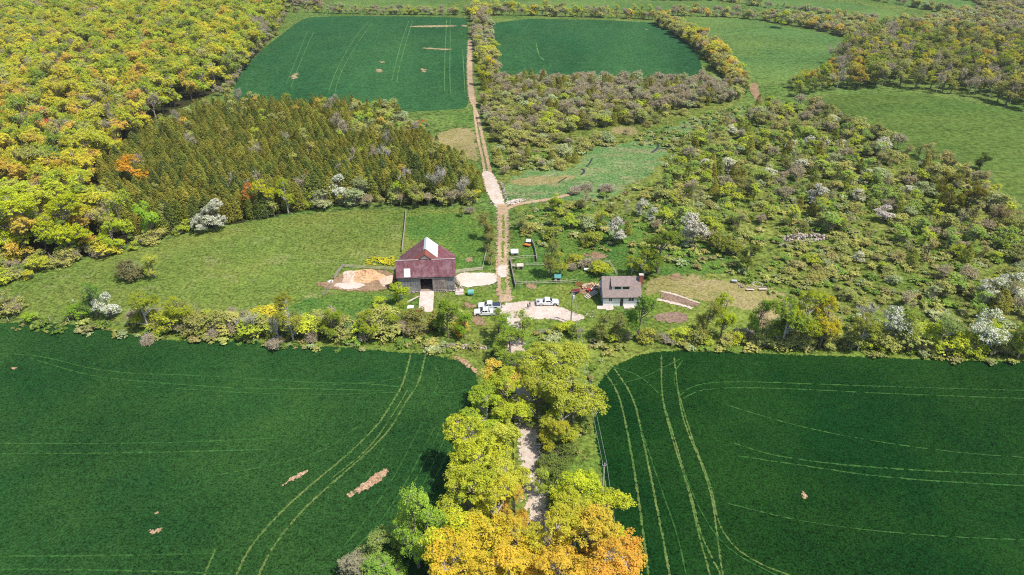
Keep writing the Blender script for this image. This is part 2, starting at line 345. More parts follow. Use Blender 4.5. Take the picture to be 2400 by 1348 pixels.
ribbons('far_tramlines', [
    ([(862, 52), (830, 90), (790, 160), (770, 215)], 0.18), ([(872, 55), (842, 95), (800, 165), (785, 215)], 0.18),
    ([(720, 75), (690, 150), (670, 200)], 0.16), ([(735, 75), (702, 150), (682, 205)], 0.16),
    ([(958, 50), (940, 100), (925, 160), (918, 190)], 0.22), ([(967, 50), (950, 105), (935, 160), (930, 192)], 0.22),
    ([(1047, 45), (1044, 100), (1042, 160), (1042, 215)], 0.22), ([(1055, 45), (1055, 110), (1054, 170), (1056, 220)], 0.22),
    ([(1084, 115), (1090, 220)], 0.22), ([(650, 130), (800, 136)], 0.18), ([(800, 115), (990, 108)], 0.14),
    ([(1256, 100), (1262, 130), (1275, 142)], 0.40), ([(1150, 66), (1300, 72)], 0.18), ([(1240, 55), (1230, 70)], 0.14)], 0.110, tram3)
for i, (poly, cs) in enumerate([
    ([(656, 1140), (690, 1114), (728, 1100), (714, 1116), (682, 1132)], 0.3),
    ([(806, 1172), (850, 1134), (892, 1102), (912, 1098), (902, 1122), (862, 1150)], 0.3),
    ([(345, 1244), (378, 1238), (382, 1248), (358, 1252)], 0.4), ([(355, 1205), (370, 1198), (368, 1210)], 0.4),
    ([(22, 862), (40, 862), (34, 870)], 0.4), ([(1875, 1150), (1890, 1155), (1896, 1170), (1880, 1168)], 0.4),
    ([(878, 163), (896, 161), (898, 168), (888, 172), (880, 170)], 1.0), ([(885, 145), (902, 144), (903, 149), (890, 149)], 1.0),
    ([(960, 61), (1040, 59), (1072, 60), (1072, 63), (1010, 65), (960, 64)], 1.0), ([(1080, 58), (1098, 60), (1096, 64), (1082, 64)], 1.0),
    ([(985, 111), (1030, 114), (1058, 114), (1056, 119), (1020, 117), (990, 115)], 1.0), ([(985, 160), (1000, 162), (998, 172), (988, 170)], 0.8),
    ([(680, 178), (690, 172), (702, 170), (696, 186), (684, 188)], 0.8), ([(1510, 66), (1520, 70), (1516, 74)], 0.8),
    ([(1068, 830), (1100, 850), (1126, 876), (1122, 886), (1096, 862), (1066, 842)], 0.8)]):
    sheet('bare_patch', poly, 0.150 + i * 0.002, (soilp if i < 6 or i == 14 else soilf), cs, 0.6, 0.8, 1)
# tracks, yard, drive
ribbons('field_track', [([(1102, 95), (1100, 160), (1104, 225), (1112, 245)], 1.6), ([(1104, 235), (1120, 270), (1130, 320), (1146, 390), (1150, 415)], 0.7),
                        ([(1112, 240), (1113, 280), (1121, 330), (1134, 385), (1136, 410)], 0.55)], 0.120, track)
sheet('gravel_track', [(1128, 402), (1152, 402), (1168, 430), (1178, 462), (1184, 482), (1170, 490), (1156, 478), (1140, 450), (1132, 425)], 0.128, gravel, 0.8, 1.2)
sheet('gravel_bank', [(1180, 474), (1215, 466), (1235, 470), (1200, 482)], 0.126, gravel, 0.6, 0.8)
ribbons('dirt_drive', [([(1176, 478), (1179, 500), (1178, 560), (1176, 620), (1180, 680), (1186, 708)], 1.75),
                       ([(1182, 492), (1215, 478), (1290, 468), (1340, 455)], 0.9)], 0.132, track)
ribbons('drive_grass_strip', [([(1180, 505), (1180, 560), (1177, 615)], 0.35), ([(1178, 640), (1182, 690)], 0.6)], 0.142, margin)
sheet('gravel_spill', [(1164, 625), (1186, 618), (1190, 640), (1184, 652), (1166, 650)], 0.148, gravel, 0.5, 0.8)
sheet('concrete_yard', [(1068, 642), (1100, 640), (1166, 640), (1168, 664), (1120, 672), (1086, 674), (1070, 664)], 0.126, concrete, 0.5, 0.9)
sheet('gravel_yard', [(1180, 712), (1215, 708), (1260, 706), (1320, 722), (1350, 735), (1378, 745), (1330, 758), (1300, 748), (1250, 748), (1236, 755), (1215, 775), (1204, 800), (1196, 790), (1196, 765), (1180, 745), (1172, 730)], 0.130, gravel, 0.6, 1.0)
ribbons('lane', [([(1204, 770), (1206, 800), (1212, 850), (1226, 940), (1236, 1000), (1246, 1090), (1262, 1200), (1280, 1348), (1310, 1700)], 1.9)], 0.134, gravel)
sheet('bare_yard_soil', [(1085, 708), (1110, 712), (1118, 724), (1092, 722)], 0.125, dirt, 0.6, 1.2)
sheet('bare_yard_soil', [(1098, 735), (1120, 738), (1135, 752), (1140, 765), (1112, 762)], 0.127, dirt, 0.6, 1.2)
sheet('bare_yard_soil', [(1170, 660), (1190, 660), (1196, 710), (1170, 705)], 0.122, dirt, 0.6, 1.2)
sheet('bare_yard_soil', [(1345, 676), (1385, 672), (1400, 680), (1370, 690), (1345, 688)], 0.129, dirt, 0.6, 1.2)
sheet('bare_yard_soil', [(1228, 664), (1255, 664), (1258, 676), (1236, 678)], 0.123, dirt, 0.6, 1.2)
sheet('manure_yard', [(740, 662), (780, 660), (800, 640), (860, 632), (925, 636), (925, 668), (900, 680), (850, 684), (790, 680), (745, 672)], 0.124, dirt, 0.8, 1.4)
sheet('manure_yard_pale', [(782, 664), (850, 662), (858, 672), (820, 680), (785, 674)], 0.152, concrete, 0.6, 1.0)
sheet('bare_orchard_soil', [(1365, 594), (1400, 590), (1425, 598), (1420, 606), (1380, 606)], 0.123, dirt, 0.6, 1.2)
sheet('bare_orchard_soil', [(1565, 648), (1592, 638), (1600, 656), (1580, 660)], 0.121, dirt, 0.6, 1.2)
sheet('pasture_bare_patch', [(1090, 605), (1112, 604), (1108, 614), (1092, 614)], 0.123, dirt, 0.6, 1.2)
sheet('garden_bed_soil', [(1552, 686), (1568, 688), (1640, 712), (1638, 722), (1600, 715), (1545, 700)], 0.160, ground_mat('garden_soil', A(170, 142, 122), A(156, 128, 110), A(150, 150, 92), cov3=0.35, s2=0.5, grain=0.25, edge=(0.9, 0.8)), 0.4, 0.5)
sheet('garden_bed_soil', [(1530, 738), (1600, 730), (1618, 750), (1590, 760), (1535, 752)], 0.162, bpy.data.materials['garden_soil'], 0.4, 0.8)
ribbons('garden_path', [([(1540, 702), (1600, 716), (1622, 724)], 0.55), ([(1550, 684), (1580, 690), (1640, 712)], 0.35)], 0.170, gravel, step=1)
sheet('bare_gateway', [(1752, 196), (1776, 194), (1778, 215), (1790, 236), (1775, 240), (1758, 215)], 0.124, dirt, 1.0, 2)
sheet('worn_patch', [(1772, 716), (1795, 700), (1800, 720), (1792, 760), (1778, 775)], 0.120, dirt, 0.6, 1.4)
stream = simple_mat('stream_water', (0.035, 0.035, 0.025), rough=0.35, var=0.4, spec=0.3)
ribbons('stream', [([(1585, 272), (1570, 262), (1560, 276)], 0.25), ([(1530, 315), (1535, 330), (1545, 342), (1537, 352), (1528, 358)], 0.28),
                   ([(1536, 350), (1555, 350), (1572, 344)], 0.20), ([(1388, 372), (1382, 384), (1374, 392)], 0.20), ([(1364, 396), (1372, 402), (1362, 410)], 0.25),
                   ([(1328, 416), (1310, 428)], 0.15)], 0.165, stream, step=1.5)
# ------------------------------------------------------------------ foliage materials
def leaf_mat(name, tint=None, trans=0.45, var=(0.55, 1.5)):
    m, nt, out = new_mat(name); b = NB(nt)
    if tint is None:
        at = b.n('ShaderNodeAttribute'); at.attribute_type = 'INSTANCER'; at.attribute_name = 'tint'; c = at.outputs['Color']
    else:
        rg = b.n('ShaderNodeRGB'); rg.outputs[0].default_value = (*tint, 1); c = rg.outputs[0]
    lv = b.n('ShaderNodeAttribute'); lv.attribute_name = 'lv'
    hs = b.n('ShaderNodeHueSaturation'); b.l(c, hs.inputs['Color'])
    b.l(b.ramp(lv.outputs['Fac'], 0, 1, 0.53, 0.472), hs.inputs['Hue'])
    b.l(b.ramp(lv.outputs['Fac'], 0, 1, var[0], var[1]), hs.inputs['Value'])
    d = b.n('ShaderNodeBsdfDiffuse'); b.l(hs.outputs[0], d.inputs[0])
    t = b.n('ShaderNodeBsdfTranslucent'); b.l(hs.outputs[0], t.inputs[0])
    mx = b.n('ShaderNodeMixShader'); mx.inputs[0].default_value = trans
    b.l(d.outputs[0], mx.inputs[1]); b.l(t.outputs[0], mx.inputs[2]); b.l(mx.outputs[0], out.inputs['Surface'])
    return m
LEAF = leaf_mat('leaves')
BLOSSOM = leaf_mat('blossom', (0.85, 0.83, 0.74), 0.35, (0.7, 1.1))
BARK = simple_mat('bark', (0.20, 0.165, 0.135), 0.9, col2=(0.12, 0.10, 0.085), scale=2.0)
BARKP = simple_mat('pale_bark', (0.52, 0.47, 0.42), 0.9, col2=(0.36, 0.32, 0.29), scale=2.0)
TWIG = simple_mat('twigs', (0.44, 0.38, 0.30), 0.9, col2=(0.30, 0.26, 0.20), scale=1.0)
TREEM = [LEAF, BARK, BLOSSOM, TWIG, BARKP]

class Geo:
    def __init__(s): s.V = []; s.Q = []; s.mi = []; s.lv = []; s.n = 0
    def add(s, V, Q, mi, lv):
        s.V.append(V); s.Q.append(Q + s.n); s.n += len(V); s.mi.append(np.full(len(Q), mi) if np.isscalar(mi) else mi); s.lv.append(lv)
    def leaves(s, rng, C, Rd, n, size, mi=0, squash=0.75, up=0.7, shell=0.55, out=None, lvb=None):
        """C (k,3) clump centres, Rd (k,) radii, n leaves each"""
        k = len(C); N = k * n
        d = rng.normal(size=(N, 3)); d /= np.linalg.norm(d, axis=1)[:, None]
        d[:, 2] = np.where(d[:, 2] < -0.3, -d[:, 2], d[:, 2])
        r = (shell + (1 - shell) * rng.random(N)) * np.repeat(Rd, n)
        P = np.repeat(C, n, 0) + d * r[:, None] * np.array([1, 1, squash])
        if out is not None: o = P - out; o /= np.linalg.norm(o, axis=1)[:, None] + 1e-6
        else: o = d
        nr = d * 0.5 + o * 0.4 + np.array([0, 0, up]) + rng.normal(size=(N, 3)) * 0.45
        nr /= np.linalg.norm(nr, axis=1)[:, None]
        a = np.cross(nr, rng.normal(size=(N, 3))); a /= np.linalg.norm(a, axis=1)[:, None]; b = np.cross(nr, a)
        sz = size * (0.6 + 0.8 * rng.random(N)); asp = 0.6 + 0.4 * rng.random(N)
        a = a * (sz * 0.5)[:, None]; b = b * (sz * asp * 0.5)[:, None]
        V = np.stack([P - a - b * 0.4, P + a * 0.2 - b, P + a + b * 0.3, P - a * 0.3 + b], 1).reshape(-1, 3)
        Q = np.arange(N * 4).reshape(N, 4)
        base = np.repeat(rng.random(k) if lvb is None else lvb, n)
        s.add(V, Q, mi if np.isscalar(mi) else np.where(rng.random(N) < mi[1], mi[0], mi[2]), np.clip(base * 0.4 + rng.random(N) * 0.6, 0, 1))
    def tube(s, pts, rad, mi=1, sides=5):
        P = np.asarray(pts, float); n = len(P)
        T = np.zeros_like(P); T[:-1] += P[1:] - P[:-1]; T[1:] += P[1:] - P[:-1]; T /= np.linalg.norm(T, axis=1)[:, None] + 1e-9
        ref = np.array([0.9, 0.43, 0.1]); a = np.cross(T, ref); a /= np.linalg.norm(a, axis=1)[:, None]; b = np.cross(T, a)
        th = np.linspace(0, 2 * math.pi, sides, endpoint=False)
        rad = np.asarray(rad, float)
        V = P[:, None, :] + rad[:, None, None] * (np.cos(th)[None, :, None] * a[:, None, :] + np.sin(th)[None, :, None] * b[:, None, :])
        V = V.reshape(-1, 3); Q = []
        for i in range(n - 1):
            for j in range(sides):
                Q.append((i * sides + j, i * sides + (j + 1) % sides, (i + 1) * sides + (j + 1) % sides, (i + 1) * sides + j))
        s.add(V, np.array(Q), mi, np.full(len(Q), 0.5))
    def blades(s, rng, A_, B_, w, mi=3):
        """thin tapering twigs from A_ to B_"""
        d = B_ - A_; n = len(A_)
        a = np.cross(d, rng.normal(size=(n, 3))); a /= np.linalg.norm(a, axis=1)[:, None] + 1e-9
        a = a * w * 0.5
        mid = (A_ + B_) / 2 + rng.normal(size=(n, 3)) * np.linalg.norm(d, axis=1)[:, None] * 0.06
        V = np.stack([A_ - a, A_ + a, mid + a * 0.7, mid - a * 0.7, B_ + a * 0.3, B_ - a * 0.3], 1).reshape(-1, 3)
        i = np.arange(n)[:, None] * 6
        Q = np.concatenate([i + np.array([0, 1, 2, 3]), i + np.array([3, 2, 4, 5])])
        s.add(V, Q, mi, np.full(len(Q), 0.5))
    def mesh(s, name):
        me = np_mesh(name, np.concatenate(s.V), np.concatenate(s.Q), np.concatenate(s.mi), np.concatenate(s.lv))
        for m in TREEM: me.materials.append(m)
        return me

def broadleaf(seed, H=15, Rr=5.0, th=3.0, nl=8, nc=14, n=48, leaf=0.5, ragged=0.0, trunkgeo=None, sparse=0.0, mi=0, mix=None, bark=1, flat=1.0, cr=1.1):
    """crown into a Geo, trunk and limbs into trunkgeo (or the same)"""
    rng = np.random.default_rng(seed); g = Geo(); tg = trunkgeo or g
    hz = (H - th) / 2; cz = th + hz
    lobes = []
    for i in range(nl):
        a = i * 2.4 + rng.random() * 0.8
        zf = -0.86 + 1.45 * ((i * 0.618 + rng.random() * 0.2) % 1.0)
        rr = math.sqrt(max(0.05, 1 - zf * zf * 0.9)) * (0.42 + 0.28 * rng.random() + 0.22 * ragged)
        lobes.append((rr * Rr * math.cos(a), rr * Rr * math.sin(a), cz + zf * hz, Rr * (0.36 + 0.20 * rng.random()) * (1 - 0.28 * ragged)))
    lobes.append((0.1 * Rr * rng.normal(), 0.1 * Rr * rng.normal(), cz + 0.55 * hz, Rr * 0.42))
    C, Rd, LB = [], [], []
    for lx, ly, lz, lr in lobes:
        lb = rng.random()
        m = max(5, int(nc * 2.0 * (lr / (Rr * 0.46)) ** 2))
        d = rng.normal(size=(m, 3)); d /= np.linalg.norm(d, axis=1)[:, None]; d[:, 2] = np.where(d[:, 2] < -0.45, -d[:, 2], d[:, 2])
        p = np.array([lx, ly, lz]) + d * lr * (0.62 + 0.55 * rng.random(m))[:, None] * np.array([1, 1, 0.85 * flat])
        C.append(p); Rd.append(cr * (0.40 + 0.55 * rng.random(m)) * Rr / 5); LB.append(np.clip(lb * 0.5 + rng.random(m) * 0.5, 0, 1))
    C = np.concatenate(C); Rd = np.concatenate(Rd); LB = np.concatenate(LB)
    if sparse: k = rng.random(len(C)) > sparse; C, Rd, LB = C[k], Rd[k], LB[k]
    if mix:
        g.leaves(rng, C, Rd, n, leaf, (mix[0], mix[1], mi), out=np.array([0, 0, cz]), lvb=LB)
    else: g.leaves(rng, C, Rd, n, leaf, mi, out=np.array([0, 0, cz - hz * 0.4]), lvb=LB)
    # trunk
    top = np.array([0.05 * Rr * rng.normal(), 0.05 * Rr * rng.normal(), cz + hz * 0.45])
    r0 = 0.028 * H
    zs = np.linspace(0, 1, 6)
    P = np.array([[top[0] * z * z + 0.1 * rng.normal() * z, top[1] * z * z + 0.1 * rng.normal() * z, top[2] * z] for z in zs]); P[0, 2] = -0.15
    tg.tube(P, r0 * (1 - 0.8 * zs), bark, 6)
    for lx, ly, lz, lr in lobes:
        z0 = min(top[2] * 0.9, max(th * 0.7, lz - 0.45 * math.hypot(lx, ly) - lr * 0.6)); f = z0 / top[2]
        s0 = np.array([top[0] * f * f, top[1] * f * f, z0]); e = np.array([lx, ly, lz])
        m_ = (s0 + e) / 2 + np.array([0, 0, -0.08 * Rr])
        tg.tube([s0, m_, e], [r0 * 0.42 * (1 - 0.5 * f), r0 * 0.28, r0 * 0.12], bark, 4)
        near = C[np.linalg.norm(C - e, axis=1) < lr * 1.3]
        if len(near): g.blades(rng, np.repeat(e[None], len(near), 0) , near, 0.09 * Rr / 5, 3 if bark == 1 else 4)
    return g, tg
def cedar(seed, H=10, Rr=1.9, n=900, leaf=0.55):
    rng = np.random.default_rng(seed); g = Geo()
    nl = 26; C = []; Rd = []
    for i in range(nl * 4):
        t = (i + rng.random()) / (nl * 4); z = H * (0.04 + 0.94 * t)
        rr = Rr * (1 - t ** 2.6) ** 0.9 * (0.7 + 0.4 * rng.random()); a = i * 2.39996
        C.append((rr * 0.8 * math.cos(a), rr * 0.8 * math.sin(a), z)); Rd.append(0.30 + 0.22 * Rr * (1 - t))
    g.leaves(rng, np.array(C), np.array(Rd), n // (nl * 4) + 1, leaf, 0, squash=1.2, up=0.75, out=np.array([0, 0, H * 0.25]))
    g.tube([(0, 0, -0.1), (0, 0, H * 0.5), (0, 0, H * 0.93)], [0.16, 0.1, 0.03], 1, 5)
    return g
def bare(seed, H=11, Rr=3.2, n=1, bark=3, leafn=0, spread=0.5, thick=1.0, tgeo=None):
    """twiggy leafless crown grown by branching"""
    rng = np.random.default_rng(seed); g = Geo(); tg = tgeo or g
    tips = []
    A_, B_, W_ = [], [], []
    def grow(p, d, L, r, lev):
        q = p + d * L
        if lev < 2: tg.tube([p, (p + q) / 2 + rng.normal(size=3) * L * 0.04, q], [r, r * 0.8, r * 0.6], bark, 5 if lev == 0 else 4)
        else: A_.append(p); B_.append(q); W_.append(r * 2)
        if lev >= 4: tips.append(q); return
        k = [4, 4, 4, 3][lev] + (1 if rng.random() < 0.4 else 0)
        for i in range(k):
            f = 1.0 if i == 0 else 0.45 + 0.5 * rng.random()
            nd = d + rng.normal(size=3) * spread * np.array([1, 1, 0.5]) + np.array([0, 0, 0.15])
            if lev == 0 and i == 0: nd = d + rng.normal(size=3) * 0.12
            nd /= np.linalg.norm(nd)
            grow(p + d * L * f, nd, L * (0.55 + 0.2 * rng.random()), r * (0.62 if i == 0 else 0.45), lev + 1)
    for j in range(n):
        d0 = np.array([rng.normal() * 0.25 * (n > 1), rng.normal() * 0.25 * (n > 1), 1.0]); d0 /= np.linalg.norm(d0)
        grow(np.array([rng.normal() * 0.3 * (n > 1), rng.normal() * 0.3 * (n > 1), -0.1]), d0, H * 0.36, 0.016 * H * thick, 0)
    A_ = np.array(A_); B_ = np.array(B_); W_ = np.array(W_)
    for lo, hi, ww in ((0.0, 0.06, 0.07), (0.06, 9, 0.12)):
        k = (W_ >= lo) & (W_ < hi)
        if k.any(): g.blades(rng, A_[k], B_[k], ww * thick, bark)
    T = np.array(tips)
    fine = T + rng.normal(size=T.shape) * 0.45 + np.array([0, 0, 0.3])
    g.blades(rng, T, fine, 0.06 * thick, bark)
    if leafn:
        k = rng.random(len(T)) < 0.75
        g.leaves(rng, T[k], np.full(k.sum(), 0.45), leafn, 0.30, 0)
    return g, tg
def shrub(seed, H=3.2, Rr=2.4, nl=7, nc=9, n=20, leaf=0.22, mix=None, twigs=110, mi=0, sparse=0.0):
    g, _ = broadleaf(seed, H, Rr, 0.35, nl, nc, n, leaf, mix=mix, mi=mi, sparse=sparse, cr=1.35)
    rng = np.random.default_rng(seed + 99)
    a = rng.random(twigs) * 6.283; rr = Rr * (0.3 + 0.75 * rng.random(twigs))
    B_ = np.stack([rr * np.cos(a), rr * np.sin(a), H * (0.35 + 0.62 * rng.random(twigs))], 1)
    g.blades(rng, B_ * np.array([0.15, 0.15, 0]) , B_, 0.07, 3)
    return g

PROTO = {}
def proto(kind, i, geo, name): PROTO.setdefault(kind, []).append(geo.mesh(name))
for i in range(5):                                            # large near trees: crown and trunk apart
    tg = Geo(); g, _ = broadleaf(10 + i, 15, 5.0, 2.6, 20, 22, 44, 0.25, ragged=1.0, bark=4 if i % 2 else 1, trunkgeo=tg, sparse=0.30, cr=1.0)
    PROTO.setdefault('near', []).append((g.mesh('crown_near'), tg.mesh('trunk_near')))
for i in range(4):                                            # thin, airy near trees
    tg = Geo(); g, _ = broadleaf(30 + i, 12, 3.4, 1.5, 11, 16, 30, 0.20, trunkgeo=tg, sparse=0.35, cr=1.2)
    PROTO.setdefault('airy', []).append((g.mesh('crown_airy'), tg.mesh('trunk_airy')))
for i in range(3):                                            # near blossoming trees
    tg = Geo(); g, _ = broadleaf(50 + i, 7, 2.8, 0.8, 9, 16, 34, 0.19, trunkgeo=tg, mix=(2, 0.62), sparse=0.2, cr=1.2)
    PROTO.setdefault('bloom_near', []).append((g.mesh('crown_bloom'), tg.mesh('trunk_bloom')))
for i in range(3):
    tg = Geo(); g, _ = bare(60 + i, 11, n=1, bark=4, tgeo=tg, thick=1.1, spread=0.42)
    PROTO.setdefault('dead', []).append((g.mesh('crown_dead'), tg.mesh('trunk_dead')))
for i in range(6): proto('broad', i, broadleaf(100 + i, 15, 4.6, 2.5, 14, 12, 28, 0.36, ragged=0.7, sparse=0.18, cr=1.2)[0], 'broad_far')
for i in range(4): proto('broadthin', i, broadleaf(120 + i, 13, 3.6, 2.0, 10, 10, 20, 0.32, sparse=0.38, cr=1.3)[0], 'broad_thin')
for i in range(4): proto('cedar', i, cedar(200 + i, 10, 2.0 + 0.25 * i, 2200, 0.30), 'cedar')
for i in range(4): proto('bare', i, bare(300 + i, 11, n=1, leafn=2, spread=0.40)[0], 'bare')
for i in range(3): proto('thicket', i, bare(320 + i, 7, n=3, leafn=2, spread=0.45, thick=0.9)[0], 'thicket')
for i in range(6): proto('shrub', i, shrub(400 + i, sparse=0.05), 'shrub')
for i in range(4): proto('shrubtall', i, shrub(420 + i, 5.2, 2.3, 10, 10, 20, 0.24, sparse=0.2), 'shrub_tall')
for i in range(3): proto('bloom', i, shrub(440 + i, 4.2, 2.3, 8, 10, 20, 0.22, mix=(2, 0.55)), 'bloom')
for i in range(3): proto('tuft', i, shrub(480 + i, 0.8, 0.9, 5, 4, 9, 0.22, twigs=14), 'tuft')
for i in range(3): proto('brush', i, bare(460 + i, 3.2, n=5, leafn=1, spread=0.8, thick=1.3)[0], 'brush')
BASEH = {'near': 15, 'airy': 12, 'bloom_near': 7, 'dead': 11, 'broad': 15, 'broadthin': 13, 'cedar': 10, 'bare': 11, 'thicket': 7, 'shrub': 3.2, 'shrubtall': 5.2, 'bloom': 4.2, 'tuft': 0.8, 'brush': 3.2}
NAMES = {'near': ('leafy_tree', 'tree'), 'airy': ('young_tree', 'tree'), 'bloom_near': ('blossoming_tree', 'tree'), 'dead': ('bare_tree', 'tree'),
         'broad': ('leafy_tree', 'tree'), 'broadthin': ('thin_leafy_tree', 'tree'), 'cedar': ('cedar_tree', 'cedar'), 'bare': ('bare_tree', 'bare tree'),
         'thicket': ('twiggy_shrub', 'shrub'), 'shrub': ('shrub', 'shrub'), 'shrubtall': ('tall_shrub', 'shrub'), 'bloom': ('hawthorn_shrub', 'shrub'), 'brush': ('brush_pile', 'brush pile'), 'tuft': ('grass_tuft', 'grass')}
TK = 1.14
def T(r, g, b):
    c = lin((r, g, b)); m = 0.3 * c[0] + 0.55 * c[1] + 0.15 * c[2]
    return tuple(min(0.85, (x * 0.96 + m * 0.04) * TK) for x in c)

rnd = random.Random(7)
def plant(kind, x, y, h, tint, label, group=None, wide=1.0, rz=None, idx=None, tilt=0.0, name=None, cat=None):
    pr = PROTO[kind]; i = rnd.randrange(len(pr)) if idx is None else idx % len(pr)
    s = h / BASEH[kind]; nm, ct = NAMES[kind]; nm = name or nm; ct = cat or ct
    rz = rnd.uniform(0, 6.283) if rz is None else rz
    if isinstance(pr[i], tuple):
        e = empty(nm, (x, y, 0.0), rz, label, ct, group); e.scale = (s * wide, s * wide, s); e.rotation_euler = (tilt, tilt * 0.6, rz)
        c = bpy.data.objects.new('crown', pr[i][0]); t = bpy.data.objects.new('trunk', pr[i][1])
        for o in (c, t): COL.objects.link(o); o.parent = e; o['tint'] = tint
        return e
    o = bpy.data.objects.new(nm, pr[i]); COL.objects.link(o)
    o.location = (x, y, 0); o.scale = (s * wide, s * wide, s); o.rotation_euler = (tilt, 0, rz); o['tint'] = tint
    return tag(o, label, ct, group)
def jt(t, v=0.12, h=0.10):
    k = 1 + rnd.uniform(-v, v)
    return tuple(max(0.0, min(0.9, c * k * (1 + rnd.uniform(-h, h)))) for c in t)

SC = []      # scattered plants: (kind, x, y, h, wide, tint, label, group)
def scatter(poly, spacing, choose, world=False, keep=None, seed=1, label_fn=None):
    rg = random.Random(seed)
    P = np.array(poly, float) if world else gp(poly)
    lo, hi = P.min(0), P.max(0)
    pts = []
    yy = lo[1]; row = 0
    while yy < hi[1]:
        xx = lo[0] + (row % 2) * spacing * 0.5
        while xx < hi[0]:
            pts.append((xx + rg.uniform(-.38, .38) * spacing, yy + rg.uniform(-.38, .38) * spacing)); xx += spacing
        yy += spacing * 0.87; row += 1
    pts = np.array(pts); ok = inside(pts, P)
    for x, y in pts[ok]:
        # picture position of the base, used only to choose the species the photograph shows there
        t = y * _c + H_CAM * _s; px = 1200 + FPX * x / t; py = 674 - FPX * (y * _s - H_CAM * _c) / t
        if keep and not keep(px, py, rg): continue
        if py > 1700 or px < -260 or px > 2660: continue
        c = choose(px, py, rg)
        if c is None: continue
        kind, h, wide, tint, label, group = c
        SC.append((kind, float(x), float(y), h, wide, tint, label, group))
def along(line, spacing, choose, jitter=1.0, seed=1):
    rg = random.Random(seed); P = resample(gp(line), spacing)
    for x, y in P:
        x += rg.uniform(-jitter, jitter); y += rg.uniform(-jitter, jitter)
        t = y * _c + H_CAM * _s; px = 1200 + FPX * x / t; py = 674 - FPX * (y * _s - H_CAM * _c) / t
        c = choose(px, py, rg)
        if c is None: continue
        kind, h, wide, tint, label, group = c
        SC.append((kind, x, y, h, wide, tint, label, group))

LIME, YEL, ORG, DGR = T(172, 184, 52), T(194, 190, 54), T(200, 178, 70), T(142, 164, 60)
RED, OLV, OLD, SAGE = T(196, 164, 84), T(172, 174, 92), T(140, 144, 72), T(168, 178, 124)
CEDA, CEDB, CEDC = T(148, 146, 58), T(130, 138, 56), T(104, 118, 58)
FRESH, GREY, TAN = T(150, 174, 76), T(168, 158, 126), T(164, 158, 96)
def pick(rg, items):
    s = sum(w for w, _ in items); r = rg.uniform(0, s)
    for w, v in items:
        r -= w
        if r <= 0: return v
    return items[-1][1]
def jit(rg, t, v=0.14): 
    k = 1 + rg.uniform(-v, v); return (min(.9, t[0] * k * (1 + rg.uniform(-.07, .07))), min(.9, t[1] * k), min(.9, t[2] * k))

CN = {LIME: 'lime-green', YEL: 'bright yellow', ORG: 'orange', DGR: 'dark green', RED: 'red-orange', OLV: 'olive', OLD: 'dark olive', SAGE: 'sage-green',
      T(150, 168, 74): 'mid-green', CEDA: 'golden-brown', CEDB: 'brown-green', CEDC: 'dark', FRESH: 'fresh green', GREY: 'grey', TAN: 'tan'}
def ch_wood(px, py, rg):
    zone = min(1, max(0, (py - 90) / 190)) * (1 if px < 520 else 0.6)
    # patches of colour, as the canopy shows them
    n = math.sin(px * 0.021 + 1.3) * math.cos(py * 0.03 + px * 0.008) + 0.5 * math.sin(px * 0.05 - py * 0.06)
    col = pick(rg, [(1.4 - 0.7 * zone + max(0, n), LIME), (1.2, YEL), (0.05 + (0.9 if px < 430 else 0.4) * zone * (0.6 + max(0, -n)), ORG), (0.2 + 0.2 * zone, DGR), (0.01 + 0.05 * zone, RED), (0.35, OLV)])
    k = rg.random()
    where = 'left woodland beyond the yellow canopy' if py < 150 else ('woodland slope left of the cedar stand' if py < 420 else 'woodland edge above the left meadow')
    if k < 0.13 - 0.04 * (py < 100): return ('bare', rg.uniform(11, 15), rg.uniform(0.9, 1.2), jit(rg, GREY), 'leafless grey tree among the leafed crowns of the ' + where, 'leafless trees in the left woodland')
    if k < 0.22: return ('broadthin', rg.uniform(12, 15), 1.1, jit(rg, col), 'thin %s tree in the %s' % (CN[col], where), 'trees of the left woodland')
    return ('broad', rg.uniform(11, 17.5), rg.uniform(0.75, 1.1), jit(rg, col), 'full %s tree in the %s' % (CN[col], where), 'trees of the left woodland')
def ch_cedar(px, py, rg):
    if px > 830 and py < 330 and rg.random() < 0.55:
        c = pick(rg, [(2, OLV), (1.5, FRESH), (1, LIME), (1, SAGE)])
        return ('shrubtall', rg.uniform(4, 7), 1.1, jit(rg, c), '%s leafy shrub at the upper end of the cedar stand' % CN[c], 'leafy shrubs in the cedar stand')
    if rg.random() < 0.035: c = pick(rg, [(1, LIME), (0.3, ORG), (1.5, OLV)]); return ('broadthin', rg.uniform(7, 10), 0.9, jit(rg, c), '%s broadleaf tree growing among the cedars' % CN[c], 'broadleaf trees in the cedar stand')
    if rg.random() < 0.02: return ('bare', rg.uniform(9, 12), 0.9, jit(rg, GREY), 'grey leafless tree growing among the cedars', 'leafless trees in the cedar stand')
    c = pick(rg, [(1.3 if py < 400 else 1.0, CEDA), (1, CEDB), (0.2 if py < 400 else 0.5, CEDC)])
    hh = rg.uniform(4.5, 7.5) + min(2.6, max(0, (py - 320) / 60)) + (2.2 if rg.random() < 0.08 else 0)
    where = 'far part of the cedar stand' if py < 320 else ('middle of the cedar stand' if py < 430 else 'front of the cedar stand by the meadow')
    return ('cedar', hh, rg.uniform(0.95, 1.3), jit(rg, c, 0.2), '%s pointed cedar in the %s' % (CN[c], where), 'cedars of the dense stand')
scatter(WOOD, 7.0, ch_wood, seed=11)
scatter(CEDAR, 3.3, ch_cedar, seed=12)
